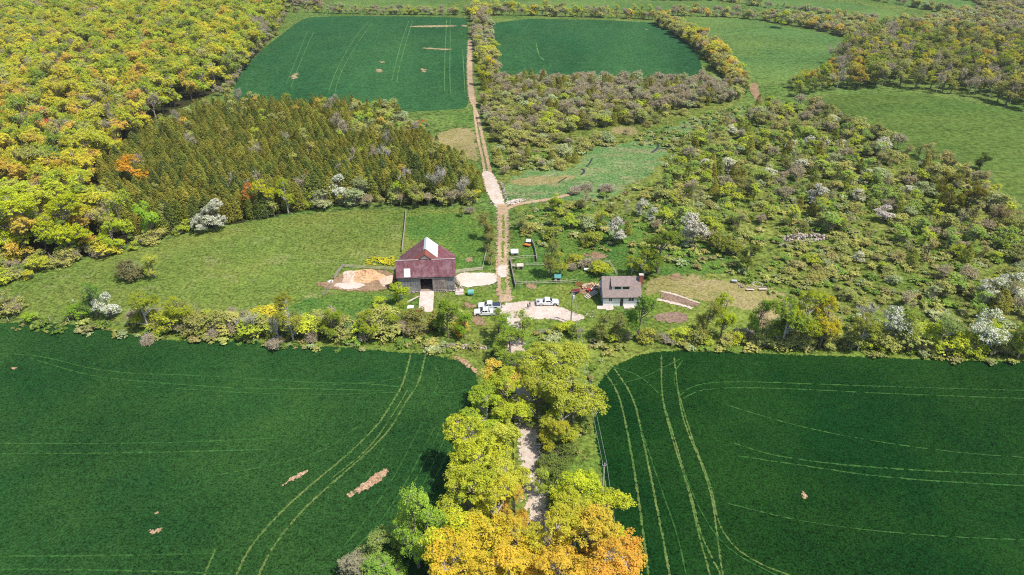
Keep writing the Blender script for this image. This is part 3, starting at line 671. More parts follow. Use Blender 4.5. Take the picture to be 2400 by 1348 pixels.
def ch_ne(px, py, rg):
    k = rg.random(); gy = 0.55 if (1360 < px < 1720 and py < 270) else 0.2
    if k < gy: return ('thicket', rg.uniform(5.5, 8.5), 1.0, jit(rg, T(172, 162, 120)), 'grey twiggy shrub in the thicket beyond the wet meadow', 'thicket beyond the wet meadow')
    if k < gy + 0.15 + (0.25 if px < 1320 and py < 230 else 0): return ('cedar', rg.uniform(4.5, 8), 1.3, jit(rg, CEDA), 'golden-brown cedar in the thicket beyond the wet meadow', 'cedars beyond the wet meadow')
    c = pick(rg, [(3, OLV), (1.2, SAGE), (1, LIME), (1, OLD)])
    return ('shrubtall', rg.uniform(4, 6.5), 1.2, jit(rg, c), '%s tall shrub in the thicket beyond the wet meadow' % CN[c], 'thicket beyond the wet meadow')
scatter([(1128, 205), (1170, 190), (1650, 195), (1735, 220), (1720, 240), (1580, 262), (1500, 290), (1400, 300), (1300, 318), (1215, 350), (1150, 350), (1132, 280)], 4.9, ch_ne, seed=13)
def ch_mid(px, py, rg):
    if rg.random() < 0.25: return None
    k = rg.random()
    if k < 0.15: return ('cedar', rg.uniform(3, 5), 1.4, jit(rg, CEDA), 'small golden cedar in the scrub beside the drive', 'small cedars beside the drive')
    if k < 0.3: return ('thicket', rg.uniform(2.6, 4), 1.3, jit(rg, T(172, 162, 120)), 'low twiggy shrub in the scrub beside the drive', 'scrub beside the upper drive')
    c = pick(rg, [(3, OLV), (1, SAGE), (1, OLD), (0.6, TAN)])
    return ('shrub', rg.uniform(2.2, 3.8), 1.3, jit(rg, c), '%s rounded shrub in the scrub beside the drive' % CN[c], 'scrub beside the upper drive')
scatter([(1150, 350), (1300, 325), (1440, 318), (1450, 332), (1370, 348), (1372, 385), (1340, 398), (1240, 398), (1170, 412), (1150, 380)], 5.2, ch_mid, seed=14)
scatter([(1440, 318), (1560, 272), (1640, 262), (1650, 268), (1560, 285), (1520, 310), (1470, 325)], 8.0, ch_mid, seed=15)
def ch_right(px, py, rg):
    k = rg.random(); far = py < 430
    where = 'far side of the right scrubland' if py < 400 else ('middle of the right scrubland' if py < 500 else 'scrubland above the farmhouse lawn')
    if k < 0.045: return ('bloom', rg.uniform(3.2, 5.2), 1.05, jit(rg, OLV), 'white-flowering hawthorn in the ' + where, 'hawthorns in the right scrubland')
    if k < 0.15: return ('thicket', rg.uniform(4, 6.5), 1.1, jit(rg, T(172, 162, 120)), 'grey twiggy shrub in the ' + where, 'scrubland right of the drive')
    if k < 0.22 + (0.12 if px < 1750 and far else 0): return ('cedar', rg.uniform(4.5, 7), 1.4, jit(rg, pick(rg, [(1, CEDA), (1, CEDB)])), 'brown-green cedar in the ' + where, 'cedars in the right scrubland')
    if k < 0.34: c = pick(rg, [(1, LIME), (1, FRESH), (0.6, TAN)]); return ('broadthin', rg.uniform(6, 8.5), 1.05, jit(rg, c), '%s young tree in the %s' % (CN[c], where), 'young trees in the right scrubland')
    if k < 0.40: return ('bare', rg.uniform(6, 9.5), 0.8, jit(rg, OLV), 'slim bare-stemmed tree in the ' + where, 'bare-stemmed trees in the right scrubland')
    c = pick(rg, [(3, OLV), (1, SAGE), (1.2, OLD), (2.2, LIME), (1.2, FRESH), (1.2, T(150, 168, 74))])
    kd = 'shrubtall' if rg.random() < 0.5 else 'shrub'
    return (kd, rg.uniform(4.2, 6.8) if kd == 'shrubtall' else rg.uniform(2.2, 3.8), rg.uniform(0.85, 1.3), jit(rg, c), '%s leafy shrub in the %s' % (CN[c], where), 'scrubland right of the drive')
DENSE = [(1600, 330), (1700, 290), (1780, 250), (1880, 262), (1950, 285), (2010, 325), (2100, 360), (2200, 405), (2290, 440), (2340, 500), (2400, 550), (2600, 640), (2600, 720), (2400, 660), (2230, 600), (2150, 560), (2100, 540), (1960, 548), (1900, 540), (1830, 555), (1700, 585), (1590, 560), (1500, 540), (1480, 480), (1560, 440), (1570, 400)]
def patchy(px, py, rg):
    n = math.sin(px * 0.045 + 2 * math.sin(py * 0.05)) * math.cos(py * 0.09 + px * 0.02) + 0.6 * math.sin(px * 0.11 + py * 0.07)
    return rg.random() < 0.70 + 0.30 * n - (0.12 if py > 460 else 0)
scatter(DENSE, 5.0, ch_right, keep=patchy, seed=16)
scatter([(1230, 500), (1300, 485), (1480, 490), (1500, 545), (1460, 565), (1380, 560), (1260, 555), (1215, 560), (1210, 520)], 7.2, ch_right, keep=lambda px, py, rg: rg.random() < 0.8, seed=17)
scatter([(2090, 560), (2240, 590), (2400, 650), (2650, 740), (2650, 850), (2400, 835), (2200, 826), (2120, 800), (2080, 740), (2100, 650)], 5.8, ch_right, keep=patchy, seed=18)
def ch_low(px, py, rg):
    c = pick(rg, [(3, OLV), (1, SAGE), (1, LIME), (0.6, TAN)])
    if rg.random() < 0.05: return ('bloom', rg.uniform(2.2, 3.2), 1.1, jit(rg, OLV), 'small white-flowering hawthorn in the rough grass right of the lawn', 'shrubs in the rough grass')
    return ('shrub', rg.uniform(1.2, 2.8), 1.3, jit(rg, c), 'low %s shrub in the rough grass right of the lawn' % CN[c], 'shrubs in the rough grass')
scatter([(1840, 640), (1900, 590), (1960, 570), (2090, 560), (2110, 640), (2090, 750), (1980, 790), (1850, 700)], 5.5, ch_low, keep=lambda px, py, rg: rg.random() < 0.5, seed=19)
# right hand woods
def ch_rw(px, py, rg):
    k = rg.random(); near_edge = 'right woods along the open hay field'
    if k < 0.20: return ('bare', rg.uniform(11, 14), 1.0, jit(rg, GREY), 'leafless grey tree in the ' + near_edge, 'leafless trees in the right woods')
    og = 0.9 if px < 2010 else 0.15
    c = pick(rg, [(1.2, OLD), (1.3, YEL), (1, LIME), (og, ORG), (1.2, DGR), (1.1, OLV)])
    return ('broad' if k < 0.75 else 'broadthin', rg.uniform(10, 15) if px > 1980 else rg.uniform(7, 10), 1.0, jit(rg, tuple(v * 0.8 for v in c)), '%s tree in the %s' % (CN[c], near_edge), 'trees of the right woods')
scatter([(1830, 205), (1900, 188), (1960, 140), (1995, 100), (2100, 80), (2300, 105), (2700, 150), (2700, 330), (2400, 256), (2250, 228), (2120, 205), (1950, 214), (1860, 230)], 7.4, ch_rw, seed=20)
def ch_fs(px, py, rg):
    k = rg.random()
    if k < 0.2: return ('thicket', rg.uniform(5, 8), 1.1, jit(rg, T(172, 162, 120)), 'grey twiggy shrub in the far scrub at the upper right', 'far scrub at the upper right')
    c = pick(rg, [(2, OLV), (1, TAN), (1, SAGE), (0.4, ORG)])
    return ('shrubtall', rg.uniform(4, 7), 1.3, jit(rg, c), '%s shrub in the far scrub at the upper right' % CN[c], 'far scrub at the upper right')
scatter([(2120, 60), (2200, 40), (2330, 30), (2260, 0), (2300, -60), (2800, -60), (2800, 150), (2400, 108), (2250, 90), (2120, 78)], 7.5, ch_fs, seed=21)
scatter([(1790, 30), (1900, 48), (2100, 58), (2130, 76), (1995, 92), (1880, 62)], 7.5, ch_fs, seed=22)
# hedgerows
def hedge(label, group, hmin, hmax, cols, bareness=0.2, kinds=('shrubtall', 'broadthin')):
    def f(px, py, rg):
        if rg.random() < bareness: return ('thicket', rg.uniform(hmin, hmax) * 0.95, 1.1, jit(rg, T(172, 162, 120)), 'twiggy grey shrub in ' + label, group)
        c = pick(rg, cols); kd = rg.choice(kinds); h = rg.uniform(hmin, hmax)
        return (kd, h, 1.15, jit(rg, c), '%s %s in %s' % (CN[c], 'tree' if kd.startswith('broad') else 'shrub', label), group)
    return f
f = hedge('the hedgerow beyond the top left wheat field', 'hedgerow beyond the top left field', 4, 7, [(2, OLV), (1, SAGE), (1, LIME)], 0.35)
along([(640, 26), (720, 30), (900, 34), (1100, 36)], 4.0, f, 1.5, 31); along([(640, 16), (760, 22), (900, 27), (1090, 30)], 6, f, 2, 32)
f = hedge('the hedgerow beyond the top right wheat field', 'hedgerow beyond the top right field', 5, 9, [(2, OLV), (1.3, YEL), (1, LIME), (0.5, ORG)], 0.2)
along([(1130, 34), (1300, 38), (1500, 44), (1560, 52)], 3.8, f, 1.5, 33); along([(1130, 24), (1300, 26), (1540, 34)], 6, f, 2, 34)
f = hedge('the tree line between the two top wheat fields', 'tree line between the top wheat fields', 6, 10, [(2, OLV), (0.6, YEL), (1, SAGE), (0.4, LIME)], 0.4)
along([(1116, 20), (1118, 60), (1122, 100), (1132, 140), (1142, 170), (1150, 195)], 3.4, f, 1.2, 35); along([(1138, 30), (1142, 80), (1152, 130), (1158, 180)], 4.4, f, 1.6, 36)
f = hedge('the tree line right of the top right wheat field', 'tree line right of the top right field', 6.5, 10.5, [(2, OLV), (1, YEL), (1, ORG), (0.6, LIME)], 0.2)
along([(1540, 55), (1590, 82), (1640, 115), (1680, 155), (1710, 190), (1745, 220)], 3.8, f, 1.8, 37); along([(1560, 52), (1620, 85), (1665, 120), (1700, 160), (1740, 200)], 4.6, f, 2.0, 38)
f = hedge('the hedgerow along the top of the hay field', 'hedgerow along the top of the hay field', 5, 8, [(2, OLV), (0.6, YEL), (0.6, ORG), (1, SAGE)], 0.35)
along([(1580, 36), (1700, 40), (1800, 50), (1900, 66), (2000, 92)], 4.0, f, 2.0, 39); along([(1580, 28), (1700, 32), (1820, 42), (1920, 58), (2010, 80)], 6, f, 2.5, 40)
f = hedge('the far hedgerow across the upper right fields', 'far hedgerow across the upper right fields', 5, 8, [(2, OLV), (1, SAGE), (0.5, TAN)], 0.4)
along([(1540, 0), (1690, 2), (1760, 12), (1850, 26), (2000, 50), (2150, 56), (2400, 78)], 4.5, f, 3, 41)
along([(1980, -12), (2060, 2), (2160, 20), (2260, 36), (2400, 52)], 4.5, f, 3, 42)
along([(640, 2), (740, 8)], 4, hedge('the grey thicket beyond the woodland corner', 'thicket beyond the woodland', 7, 10, [(1, TAN)], 0.85), 6, 43)
scatter([(640, -20), (760, -14), (750, 20), (655, 14)], 6, hedge('the grey thicket beyond the woodland corner', 'thicket beyond the woodland', 7, 10, [(1, TAN)], 0.8), seed=44)
f = hedge('the scrub along the edge of the top left wheat field', 'scrub beside the top left field', 4, 7, [(2, OLV), (1, SAGE), (1, OLD)], 0.35)
along([(668, 40), (640, 85), (600, 120), (565, 160), (545, 200), (520, 225)], 4.0, f, 1.5, 45)
f = hedge('the shrub belt between the meadow and the cedars', 'shrub belt below the cedars', 4.2, 7, [(2, OLV), (1, SAGE), (1, LIME), (0.6, YEL)], 0.22, ('shrubtall', 'shrubtall', 'broadthin'))
along([(720, 486), (800, 482), (900, 482), (1000, 480), (1120, 478)], 3.9, f, 1.2, 46); along([(760, 470), (900, 462), (1060, 465)], 4.8, f, 1.5, 47)
f = hedge('the bushy woodland edge above the left meadow', 'bushy woodland edge', 2.6, 4.6, [(2, OLV), (1.4, LIME), (1, YEL)], 0.25, ('shrub', 'shrubtall'))
along([(-60, 636), (60, 632), (150, 622), (185, 612)], 3.6, f, 1.5, 48); along([(-60, 612), (90, 612), (200, 600), (290, 590), (380, 560), (440, 545)], 3.8, f, 1.4, 49)
along([(-80, 668), (0, 664), (60, 650)], 3.4, f, 1.6, 50)
f = hedge('the brushy hedge between meadow and left wheat field', 'brushy hedge along the left wheat field', 3.0, 5.8, [(2.6, OLV), (1.2, LIME), (0.2, YEL), (0.6, OLD)], 0.32, ('shrub', 'shrubtall'))
along([(320, 762), (400, 772), (480, 778), (560, 780), (660, 785), (760, 782), (860, 790), (960, 790), (985, 790)], 3.0, f, 1.0, 51)
along([(330, 745), (450, 755), (560, 760), (700, 760), (820, 765), (960, 765)], 3.9, f, 1.3, 52)
along([(-150, 740), (0, 738), (40, 738)], 3.3, f, 1.4, 53)
f = hedge('the hedge in front of the farmhouse lawn', 'hedge in front of the lawn', 1.8, 3.4, [(2, OLV), (1.6, LIME), (1, OLD)], 0.30, ('shrub',))
along([(1300, 775), (1400, 790), (1500, 798), (1640, 802), (1800, 808), (2000, 815), (2200, 822), (2400, 836), (2600, 848)], 3.6, f, 1.0, 54)
f = hedge('the hedge above the right wheat field', 'hedge above the right wheat field', 3.6, 6, [(2.4, OLV), (1.5, LIME), (0.6, SAGE)], 0.22, ('shrubtall', 'shrub'))
along([(1800, 790), (1950, 800), (2100, 806), (2300, 816), (2600, 835)], 3.9, f, 1.8, 55)
along([(1830, 806), (2000, 812), (2200, 818), (2450, 832)], 5.0, f, 1.2, 56)
f = hedge('the tree line along the right hay field', 'tree line along the right hay field', 5, 8, [(1.4, OLD), (1.4, OLV), (1, TAN), (0.6, YEL)], 0.2, ('broadthin', 'shrubtall'))
along([(1880, 250), (1950, 282), (2020, 318), (2110, 350), (2200, 392), (2280, 430), (2330, 490), (2400, 545)], 4.2, f, 1.4, 57)

# rough growth between the shrubs, past counting
def ch_tuft(px, py, rg):
    c = pick(rg, [(3, OLV), (2, T(128, 156, 62)), (1, SAGE), (0.9, TAN), (0.6, T(176, 174, 112))])
    return ('tuft', rg.uniform(0.35, 1.15), rg.uniform(0.9, 1.7), jit(rg, c, 0.2), 'x', 'x')
def noisy(th): return lambda px, py, rg: rg.random() < th + 0.5 * math.sin(px * 0.03 + math.sin(py * 0.05) * 2) * math.cos(py * 0.045 + px * 0.011)
scatter([(1150, 400), (1230, 360), (1450, 330), (1560, 300), (1700, 255), (1870, 245), (2050, 330), (2300, 430), (2400, 530), (2700, 660), (2700, 860), (2400, 842), (1800, 818), (1830, 700), (1700, 640), (1600, 630), (1540, 600), (1450, 600), (1300, 590), (1215, 560), (1205, 500), (1560, 430), (1560, 340), (1400, 345), (1300, 400)], 2.4, ch_tuft, keep=noisy(0.6), seed=61)
scatter([(-100, 750), (330, 765), (700, 795), (1000, 800), (1130, 812), (1050, 832), (700, 822), (330, 795), (-100, 770)], 1.7, ch_tuft, keep=noisy(0.45), seed=62)
scatter([(1250, 780), (1500, 800), (2400, 842), (2600, 850), (2600, 870), (2400, 858), (1600, 822), (1450, 830), (1390, 860), (1380, 900)], 1.8, ch_tuft, keep=noisy(0.4), seed=63)
scatter([(1400, 840), (1392, 900), (1390, 1000), (1400, 1080), (1380, 1150), (1330, 1150), (1340, 1000)], 1.7, ch_tuft, keep=noisy(0.35), seed=64)
scatter([(1040, 700), (1090, 720), (1080, 800), (1000, 800), (960, 740), (1010, 760), (1030, 730)], 1.5, ch_tuft, keep=noisy(0.6), seed=66)

scatter([(850, 606), (925, 604), (926, 624), (860, 622)], 1.2, lambda px, py, rg: ('tuft', rg.uniform(0.3, 0.6), 1.3, jit(rg, T(206, 200, 40)), 'x', 'x'), keep=noisy(0.6), seed=67)
# single trees and shrubs one can point to.  (kind, px, py of the base, height, width factor, tint, label)
SINGLES = [
    ('near', 178, 598, 17, 0.95, T(176, 184, 26), 'tallest yellow-green tree on the woodland edge, left of the dead branch'),
    ('near', 60, 592, 18, 1.1, T(176, 186, 30), 'huge yellow-green tree at the left frame edge above the meadow'),
    ('near', 272, 590, 9, 0.95, T(170, 188, 36), 'low round yellow-green tree at the corner of the left meadow'),
    ('near', 362, 566, 12.5, 0.62, T(156, 190, 52), 'narrow vivid lime tree standing before the cedar stand'),
    ('bloom_near', 508, 540, 9, 0.9, T(140, 150, 90), 'tall pale blossoming tree at the meadow edge below the cedars'),
    ('bloom_near', 470, 548, 5.5, 1.0, T(140, 150, 90), 'shorter grey-white shrub left of the tall pale blossoming tree'),
    ('near', 628, 508, 12, 0.62, T(186, 186, 24), 'yellow-green tree at the front corner of the cedar stand'),
    ('near', 676, 500, 11.5, 0.62, T(164, 176, 26), 'yellow-green tree right beside its twin at the cedar corner'),
    ('broadthin', 595, 505, 12, 0.7, T(206, 130, 50), 'orange-tipped slim tree behind the twin yellow trees'),
    ('shrub', 312, 652, 4.4, 1.25, T(122, 118, 74), 'dark twiggy round shrub alone in the left meadow'),
    ('airy', 363, 652, 7.2, 1.0, T(178, 184, 66), 'pale yellow-green young tree beside the round shrub in the meadow'),
    ('airy', 228, 742, 9.5, 0.85, T(104, 144, 54), 'dark green upright tree in the left fence line'),
    ('bloom_near', 262, 745, 6.5, 1.0, T(130, 150, 80), 'white-blossoming tree in the left fence line'),
    ('shrub', 188, 745, 3.4, 1.0, T(124, 160, 40), 'green bush left of the upright fence-line tree'),
    ('shrub', 74, 752, 2.4, 1.1, T(146, 176, 40), 'small yellow-green bush on the left wheat field edge'),
    ('near', 350, 776, 10.5, 0.9, T(150, 160, 44), 'leafy tree at the left end of the brushy hedge'),
    ('near', 432, 774, 9.0, 0.75, T(160, 170, 40), 'second leafy tree from the left end of the brushy hedge'),
    ('near', 688, 800, 12.0, 0.7, T(150, 152, 52), 'tallest leafy tree of the brushy hedge, by the dead snags'),
    ('near', 780, 798, 8.5, 0.8, T(140, 158, 40), 'round green tree right of the tallest hedge tree'),
    ('near', 870, 800, 7.5, 0.8, T(156, 168, 42), 'broad green tree in the hedge below the manure yard'),
    ('near', 915, 790, 7.0, 0.85, T(150, 164, 44), 'green tree in the hedge left of the red tractor'),
    ('dead', 598, 796, 9.5, 0.8, T(150, 140, 120), 'forked leafless tree standing in the brushy hedge'),
    ('dead', 655, 802, 9.0, 0.75, T(150, 140, 120), 'bare grey snag beside the tallest hedge tree'),
    ('dead', 560, 788, 7.0, 0.7, T(150, 140, 120), 'small bare snag left of the forked leafless tree'),
    ('near', 940, 712, 6.0, 0.95, T(168, 184, 34), 'bright yellow-green bush against the left front corner of the barn'),
    ('shrub', 890, 722, 2.6, 1.1, T(176, 190, 40), 'bright yellow-green low bush left of the tractor'),
    ('airy', 948, 757, 6.0, 1.1, T(150, 166, 48), 'small leafy tree in front of the tractor'),
    ('near', 1050, 792, 10.5, 0.72, T(132, 156, 42), 'dark green tree below the barn ramp'),
    ('near', 1088, 792, 6.5, 0.8, T(140, 172, 36), 'round green tree right of the dark one below the ramp'),
    ('shrub', 1080, 780, 3.0, 1.0, T(206, 180, 50), 'orange-yellow bush below the parked pickups'),
    ('shrubtall', 1020, 770, 4.5, 1.0, T(150, 150, 66), 'straggly shrub beside the foot of the barn ramp'),
    ('airy', 1168, 790, 7.5, 0.9, T(130, 150, 52), 'thin tree at the lane mouth right of the pickups'),
    ('airy', 1188, 812, 9.5, 0.8, T(134, 168, 36), 'fresh green tree left of the lane mouth'),
    ('airy', 1224, 808, 9.5, 0.8, T(140, 164, 48), 'fresh green tree right of the lane mouth'),
    ('airy', 1412, 800, 7.2, 1.0, T(134, 142, 66), 'open-branched tree in front of the white farmhouse wall'),
    ('airy', 1444, 800, 8.0, 0.8, T(138, 140, 70), 'half-bare tree before the farmhouse window'),
    ('near', 1495, 800, 12.5, 0.66, T(122, 156, 54), 'dense green tree at the right front corner of the farmhouse'),
    ('shrub', 1512, 800, 2.8, 1.2, T(168, 170, 66), 'round yellow-green bush under the dense tree by the farmhouse'),
    ('shrubtall', 1345, 790, 3.6, 1.0, T(130, 150, 50), 'green shrub at the foot of the yard utility pole'),
    ('airy', 1650, 795, 10.5, 0.9, T(146, 148, 62), 'grey-stemmed half-leafed tree below the garden beds'),
    ('near', 1688, 794, 11.5, 0.62, T(164, 180, 30), 'yellow-green tree beside the grey-stemmed one below the garden'),
    ('near', 1768, 798, 11.0, 0.50, T(148, 178, 52), 'slim bright green tree standing alone before the lawn'),
    ('near', 1830, 815, 12.5, 0.85, T(134, 156, 46), 'large round green tree in the right hedge'),
    ('near', 1875, 812, 13.5, 0.8, T(158, 168, 34), 'large yellow-green tree in the right hedge'),
    ('near', 1920, 814, 12.0, 0.75, T(184, 174, 34), 'golden tree right of the large yellow-green one in the hedge'),
    ('near', 2010, 822, 9.5, 0.85, T(140, 148, 52), 'rounded tree of the right hedge under the dead snag'),
    ('dead', 2020, 780, 10.5, 0.9, T(160, 150, 130), 'pale dead tree standing above the right hedge'),
    ('bloom_near', 2085, 812, 9.5, 0.8, T(130, 152, 66), 'white-topped blossoming tree in the right hedge'),
    ('airy', 2115, 818, 10.5, 0.7, T(150, 162, 60), 'thin tree right of the white-topped hedge tree'),
    ('near', 2195, 822, 9.5, 0.9, T(140, 158, 84), 'grey-green willow-like tree in the right hedge'),
    ('bloom_near', 2295, 826, 10.5, 0.9, T(130, 152, 52), 'green tree with white sprays in the right hedge'),
    ('near', 2385, 838, 10, 0.8, T(140, 160, 48), 'green tree at the right frame edge above the wheat'),
    ('bloom_near', 2318, 712, 7.0, 1.0, T(140, 154, 66), 'white hawthorn in the lower right scrub'),
    ('bloom_near', 2365, 705, 7.5, 1.0, T(150, 166, 80), 'pale flowering tree right of the white hawthorn'),
    ('near', 1750, 634, 7.6, 1.0, T(112, 124, 50), 'big dark round shrub alone in the grass above the fire pit'),
    ('near', 1540, 640, 12.5, 1.0, T(122, 140, 44), 'tall dark green tree behind the right end of the farmhouse'),
    ('near', 1508, 650, 7.5, 0.9, T(150, 160, 44), 'yellow-green bushy tree behind the farmhouse roof'),
    ('near', 1480, 645, 5.5, 0.9, T(160, 168, 44), 'low bushy tree between the rail fence and the farmhouse'),
    ('bloom_near', 1622, 578, 9.5, 0.95, T(146, 136, 90), 'tall white-flowering tree above the lush clearing'),
    ('bloom_near', 1443, 572, 7.5, 0.9, T(140, 134, 96), 'white-flowering tree above the rail fence'),
    ('shrub', 1700, 590, 5.2, 1.3, T(128, 136, 50), 'broad olive bush right of the tall white-flowering tree'),
    ('bloom_near', 2072, 518, 4.8, 1.45, T(150, 120, 110), 'low wide pinkish-white blossoming shrub in the clearing'),
    ('bloom_near', 1908, 484, 7.6, 0.9, T(140, 134, 110), 'greyish-white blossoming tree in the middle scrub'),
    ('bloom_near', 1502, 505, 5.5, 0.9, T(140, 150, 80), 'white hawthorn below the brush pile'),
    ('bloom_near', 1525, 520, 4.6, 0.9, T(140, 150, 80), 'small white hawthorn right of the one below the brush pile'),
    ('near', 2215, 500, 12.5, 1.0, T(112, 112, 30), 'large dark olive tree at the corner of the right hay field'),
    ('near', 2260, 505, 11, 0.9, T(118, 112, 36), 'brownish tree beside the large dark olive one'),
    ('near', 2295, 398, 6.5, 1.0, T(86, 104, 40), 'dark conical tree standing out in the right hay field'),
    ('airy', 2325, 540, 8.5, 1.2, T(136, 120, 80), 'brown open-crowned tree at the edge of the right hay field'),
    ('near', 1830, 66, 11.5, 1.0, T(168, 184, 24), 'lone yellow-green tree in the top right hay field'),
    ('near', 1132, 200, 10, 0.9, T(172, 176, 24), 'round yellow tree beside the far track'),
    ('near', 1146, 180, 11, 0.8, T(206, 190, 26), 'golden tree above the round yellow one by the far track'),
    ('near', 1128, 80, 14, 0.7, T(150, 136, 108), 'grey-brown tall tree at the top of the far track'),
    ('airy', 1140, 562, 8.5, 0.9, T(130, 126, 52), 'dark leaning tree beside the drive above the barn'),
    ('airy', 1148, 590, 6.0, 1.0, T(140, 138, 70), 'straggly tree beside the drive below the dark leaning one'),
    ('airy', 1150, 620, 4.6, 1.0, T(150, 146, 80), 'small straggly tree by the drive nearest the barn'),
    ('airy', 1082, 508, 3.6, 0.9, T(130, 140, 60), 'little tree alone at the top of the barn pasture'),
    ('dead', 955, 462, 13, 0.9, T(150, 140, 130), 'grey leafless tree at the end of the pasture fence'),
    ('dead', 1032, 472, 15, 0.95, T(150, 140, 130), 'tallest leafless tree at the front of the cedars'),
    ('dead', 1088, 474, 11.5, 0.9, T(150, 140, 130), 'leafless tree nearest the gravel track'),
    ('dead', 905, 400, 13, 0.9, T(150, 140, 130), 'leafless tree deep in the cedars'),
    ('bloom_near', 800, 474, 9.0, 1.0, T(140, 160, 110), 'large sage-coloured willow shrub below the cedars'),
    ('near', 850, 472, 8.5, 1.0, T(146, 156, 100), 'second sage-coloured willow shrub below the cedars'),
    ('near', 975, 486, 7.5, 0.95, T(160, 168, 70), 'rounded yellow-green willow at the pasture fence corner'),
    ('shrubtall', 930, 478, 8.0, 0.7, T(160, 184, 44), 'lime-green tall shrub left of the pasture fence corner'),
    ('dead', 348, 262, 15, 0.9, T(180, 172, 160), 'white-stemmed leafless tree between woodland and cedars'),
    ('broad', 122, 330, 15, 0.9, T(214, 122, 84), 'salmon-red tree in the middle of the left woodland'),
    ('broad', 330, 455, 15, 1.0, T(206, 158, 40), 'broad orange tree in front of the left cedars'),
    ('airy', 1222, 538, 6.0, 0.9, T(150, 160, 90), 'pale small tree right of the drive above the hutches'),
    ('airy', 1290, 650, 11.0, 0.7, T(138, 140, 60), 'tall old vine-clad tree standing over the teal-roofed shed'),
    ('airy', 1312, 648, 7.5, 1.0, T(162, 168, 52), 'yellow-green tree right of the old vine-clad tree'),
    ('shrub', 1290, 560, 3.6, 1.3, T(150, 160, 60), 'rounded shrub in the orchard behind the vine-clad tree'),
    ('shrub', 1345, 620, 3.0, 1.2, T(170, 170, 52), 'yellow-green shrub left of the rail pen'),
    ('shrub', 1402, 640, 3.4, 1.4, T(164, 172, 40), 'mound of yellow-green shrub inside the rail pen'),
    ('shrub', 1382, 575, 4.0, 1.2, T(148, 156, 50), 'green shrub above the rail pen'),
    ('near', 1305, 500, 6.5, 0.75, T(170, 184, 40), 'bright yellow-green tree beside the brush pile'),
    ('near', 1408, 540, 6.6, 0.8, T(176, 184, 50), 'yellow-green round tree in the orchard scrub'),
    ('airy', 982, 1330, 17, 0.55, T(150, 180, 60), 'pale-barked poplar left of the lane trees'),
]
LANE = [  # crown centre in the picture, height of that centre, tree height, crown width in metres, tint, label
    (1196, 805, 6, 9.5, 8, T(136, 158, 54), 'green tree at the top end of the lane trees'),
    (1300, 860, 8, 14, 14, T(170, 176, 60), 'largest yellow-green tree at the top of the lane'),
    (1345, 925, 8, 14, 12, T(168, 174, 58), 'wide olive-yellow tree on the right side of the lane top'),
    (1250, 850, 8, 12, 9, T(178, 184, 60), 'yellow tree between the lane top trees'),
    (1165, 880, 8, 12.5, 9, T(200, 181, 66), 'orange-topped tree on the upper left of the lane'),
    (1190, 930, 8, 13.5, 10, T(166, 178, 46), 'lime tree on the left of the lane below the orange-topped one'),
    (1140, 960, 7, 12, 9, T(156, 176, 50), 'lime tree overhanging the left wheat field'),
    (1262, 905, 8, 12.5, 7, T(168, 174, 54), 'yellow-green tree filling the lane top'),
    (1120, 1040, 8, 14, 11, T(178, 184, 46), 'bright lime-yellow tree on the left lane side'),
    (1165, 1045, 8, 14, 8, T(184, 189, 66), 'dull golden tree left of the open gravel'),
    (1122, 1110, 8, 14.5, 10, T(184, 190, 48), 'yellow tree above the dark shadow on the wheat'),
    (1182, 1130, 8, 14, 8, T(190, 191, 60), 'golden-yellow tree in the middle of the left lane row'),
    (1105, 1190, 8, 14.5, 11, T(174, 180, 48), 'yellow-green tree left of the orange lane tree'),
    (1162, 1215, 8, 14.5, 9, T(192, 189, 50), 'yellow tree right of its yellow-green neighbour in the lane'),
    (1208, 1190, 6, 10.5, 5.5, T(200, 171, 64), 'orange tree beside the gravel of the lane'),
    (1075, 1280, 8, 15, 11, T(190, 196, 44), 'yellow tree at the lower left of the lane'),
    (1150, 1290, 8, 15, 12, T(200, 183, 48), 'orange-yellow tree at the lower middle of the lane'),
    (1212, 1290, 8, 14.5, 8, T(200, 178, 50), 'amber tree at the lower middle of the lane'),
    (1090, 1350, 8, 15, 11, T(206, 182, 46), 'orange-yellow tree cut by the bottom frame edge at left'),
    (1195, 1370, 8, 15, 11, T(204, 180, 50), 'orange-yellow tree cut by the bottom frame edge in the middle'),
    (1305, 1375, 8, 15, 11, T(204, 175, 54), 'orange tree cut by the bottom frame edge'),
    (1308, 1275, 7, 13.5, 9, T(190, 185, 52), 'yellow tree right of the lower lane'),
    (1370, 1290, 8, 14.5, 11, T(200, 178, 56), 'orange tree right of the lower lane'),
    (1425, 1330, 8, 14.5, 11, T(208, 166, 58), 'deep orange tree at the lower right of the lane'),
    (1350, 1150, 7, 11.5, 8, T(184, 196, 44), 'vivid lime tree by the utility pole'),
    (1415, 1215, 7, 12, 9, T(184, 190, 44), 'vivid lime-yellow tree right below the utility pole'),
    (1350, 1215, 7, 12, 8, T(184, 186, 50), 'lime tree left below the utility pole'),
    (1298, 1015, 5, 8.5, 5.5, T(176, 173, 48), 'small golden tree shading the gravel lane'),
    (1318, 985, 6, 10, 7.5, T(164, 170, 50), 'golden tree behind the small one shading the lane'),
    (1268, 1120, 4, 6.5, 3.4, T(160, 176, 60), 'slender green tree at the edge of the gravel lane'),
    (890, 1290, 4, 7.5, 7, T(140, 158, 78), 'soft green shrub tree at the bottom left of the lane'),
    (830, 1320, 3, 5.0, 6, T(152, 149, 118), 'brown twiggy shrub at the lowest left corner of the lane trees'),
    (905, 1345, 3, 6.5, 6.5, T(132, 168, 62), 'vivid green shrub at the bottom frame edge'),
    (1000, 1250, 6, 11, 6.5, T(150, 180, 60), 'light green tree left of the lane row'),
    (945, 1240, 6, 11, 6.0, T(160, 184, 70), 'pale green tree with open crown left of the lane row'),
]
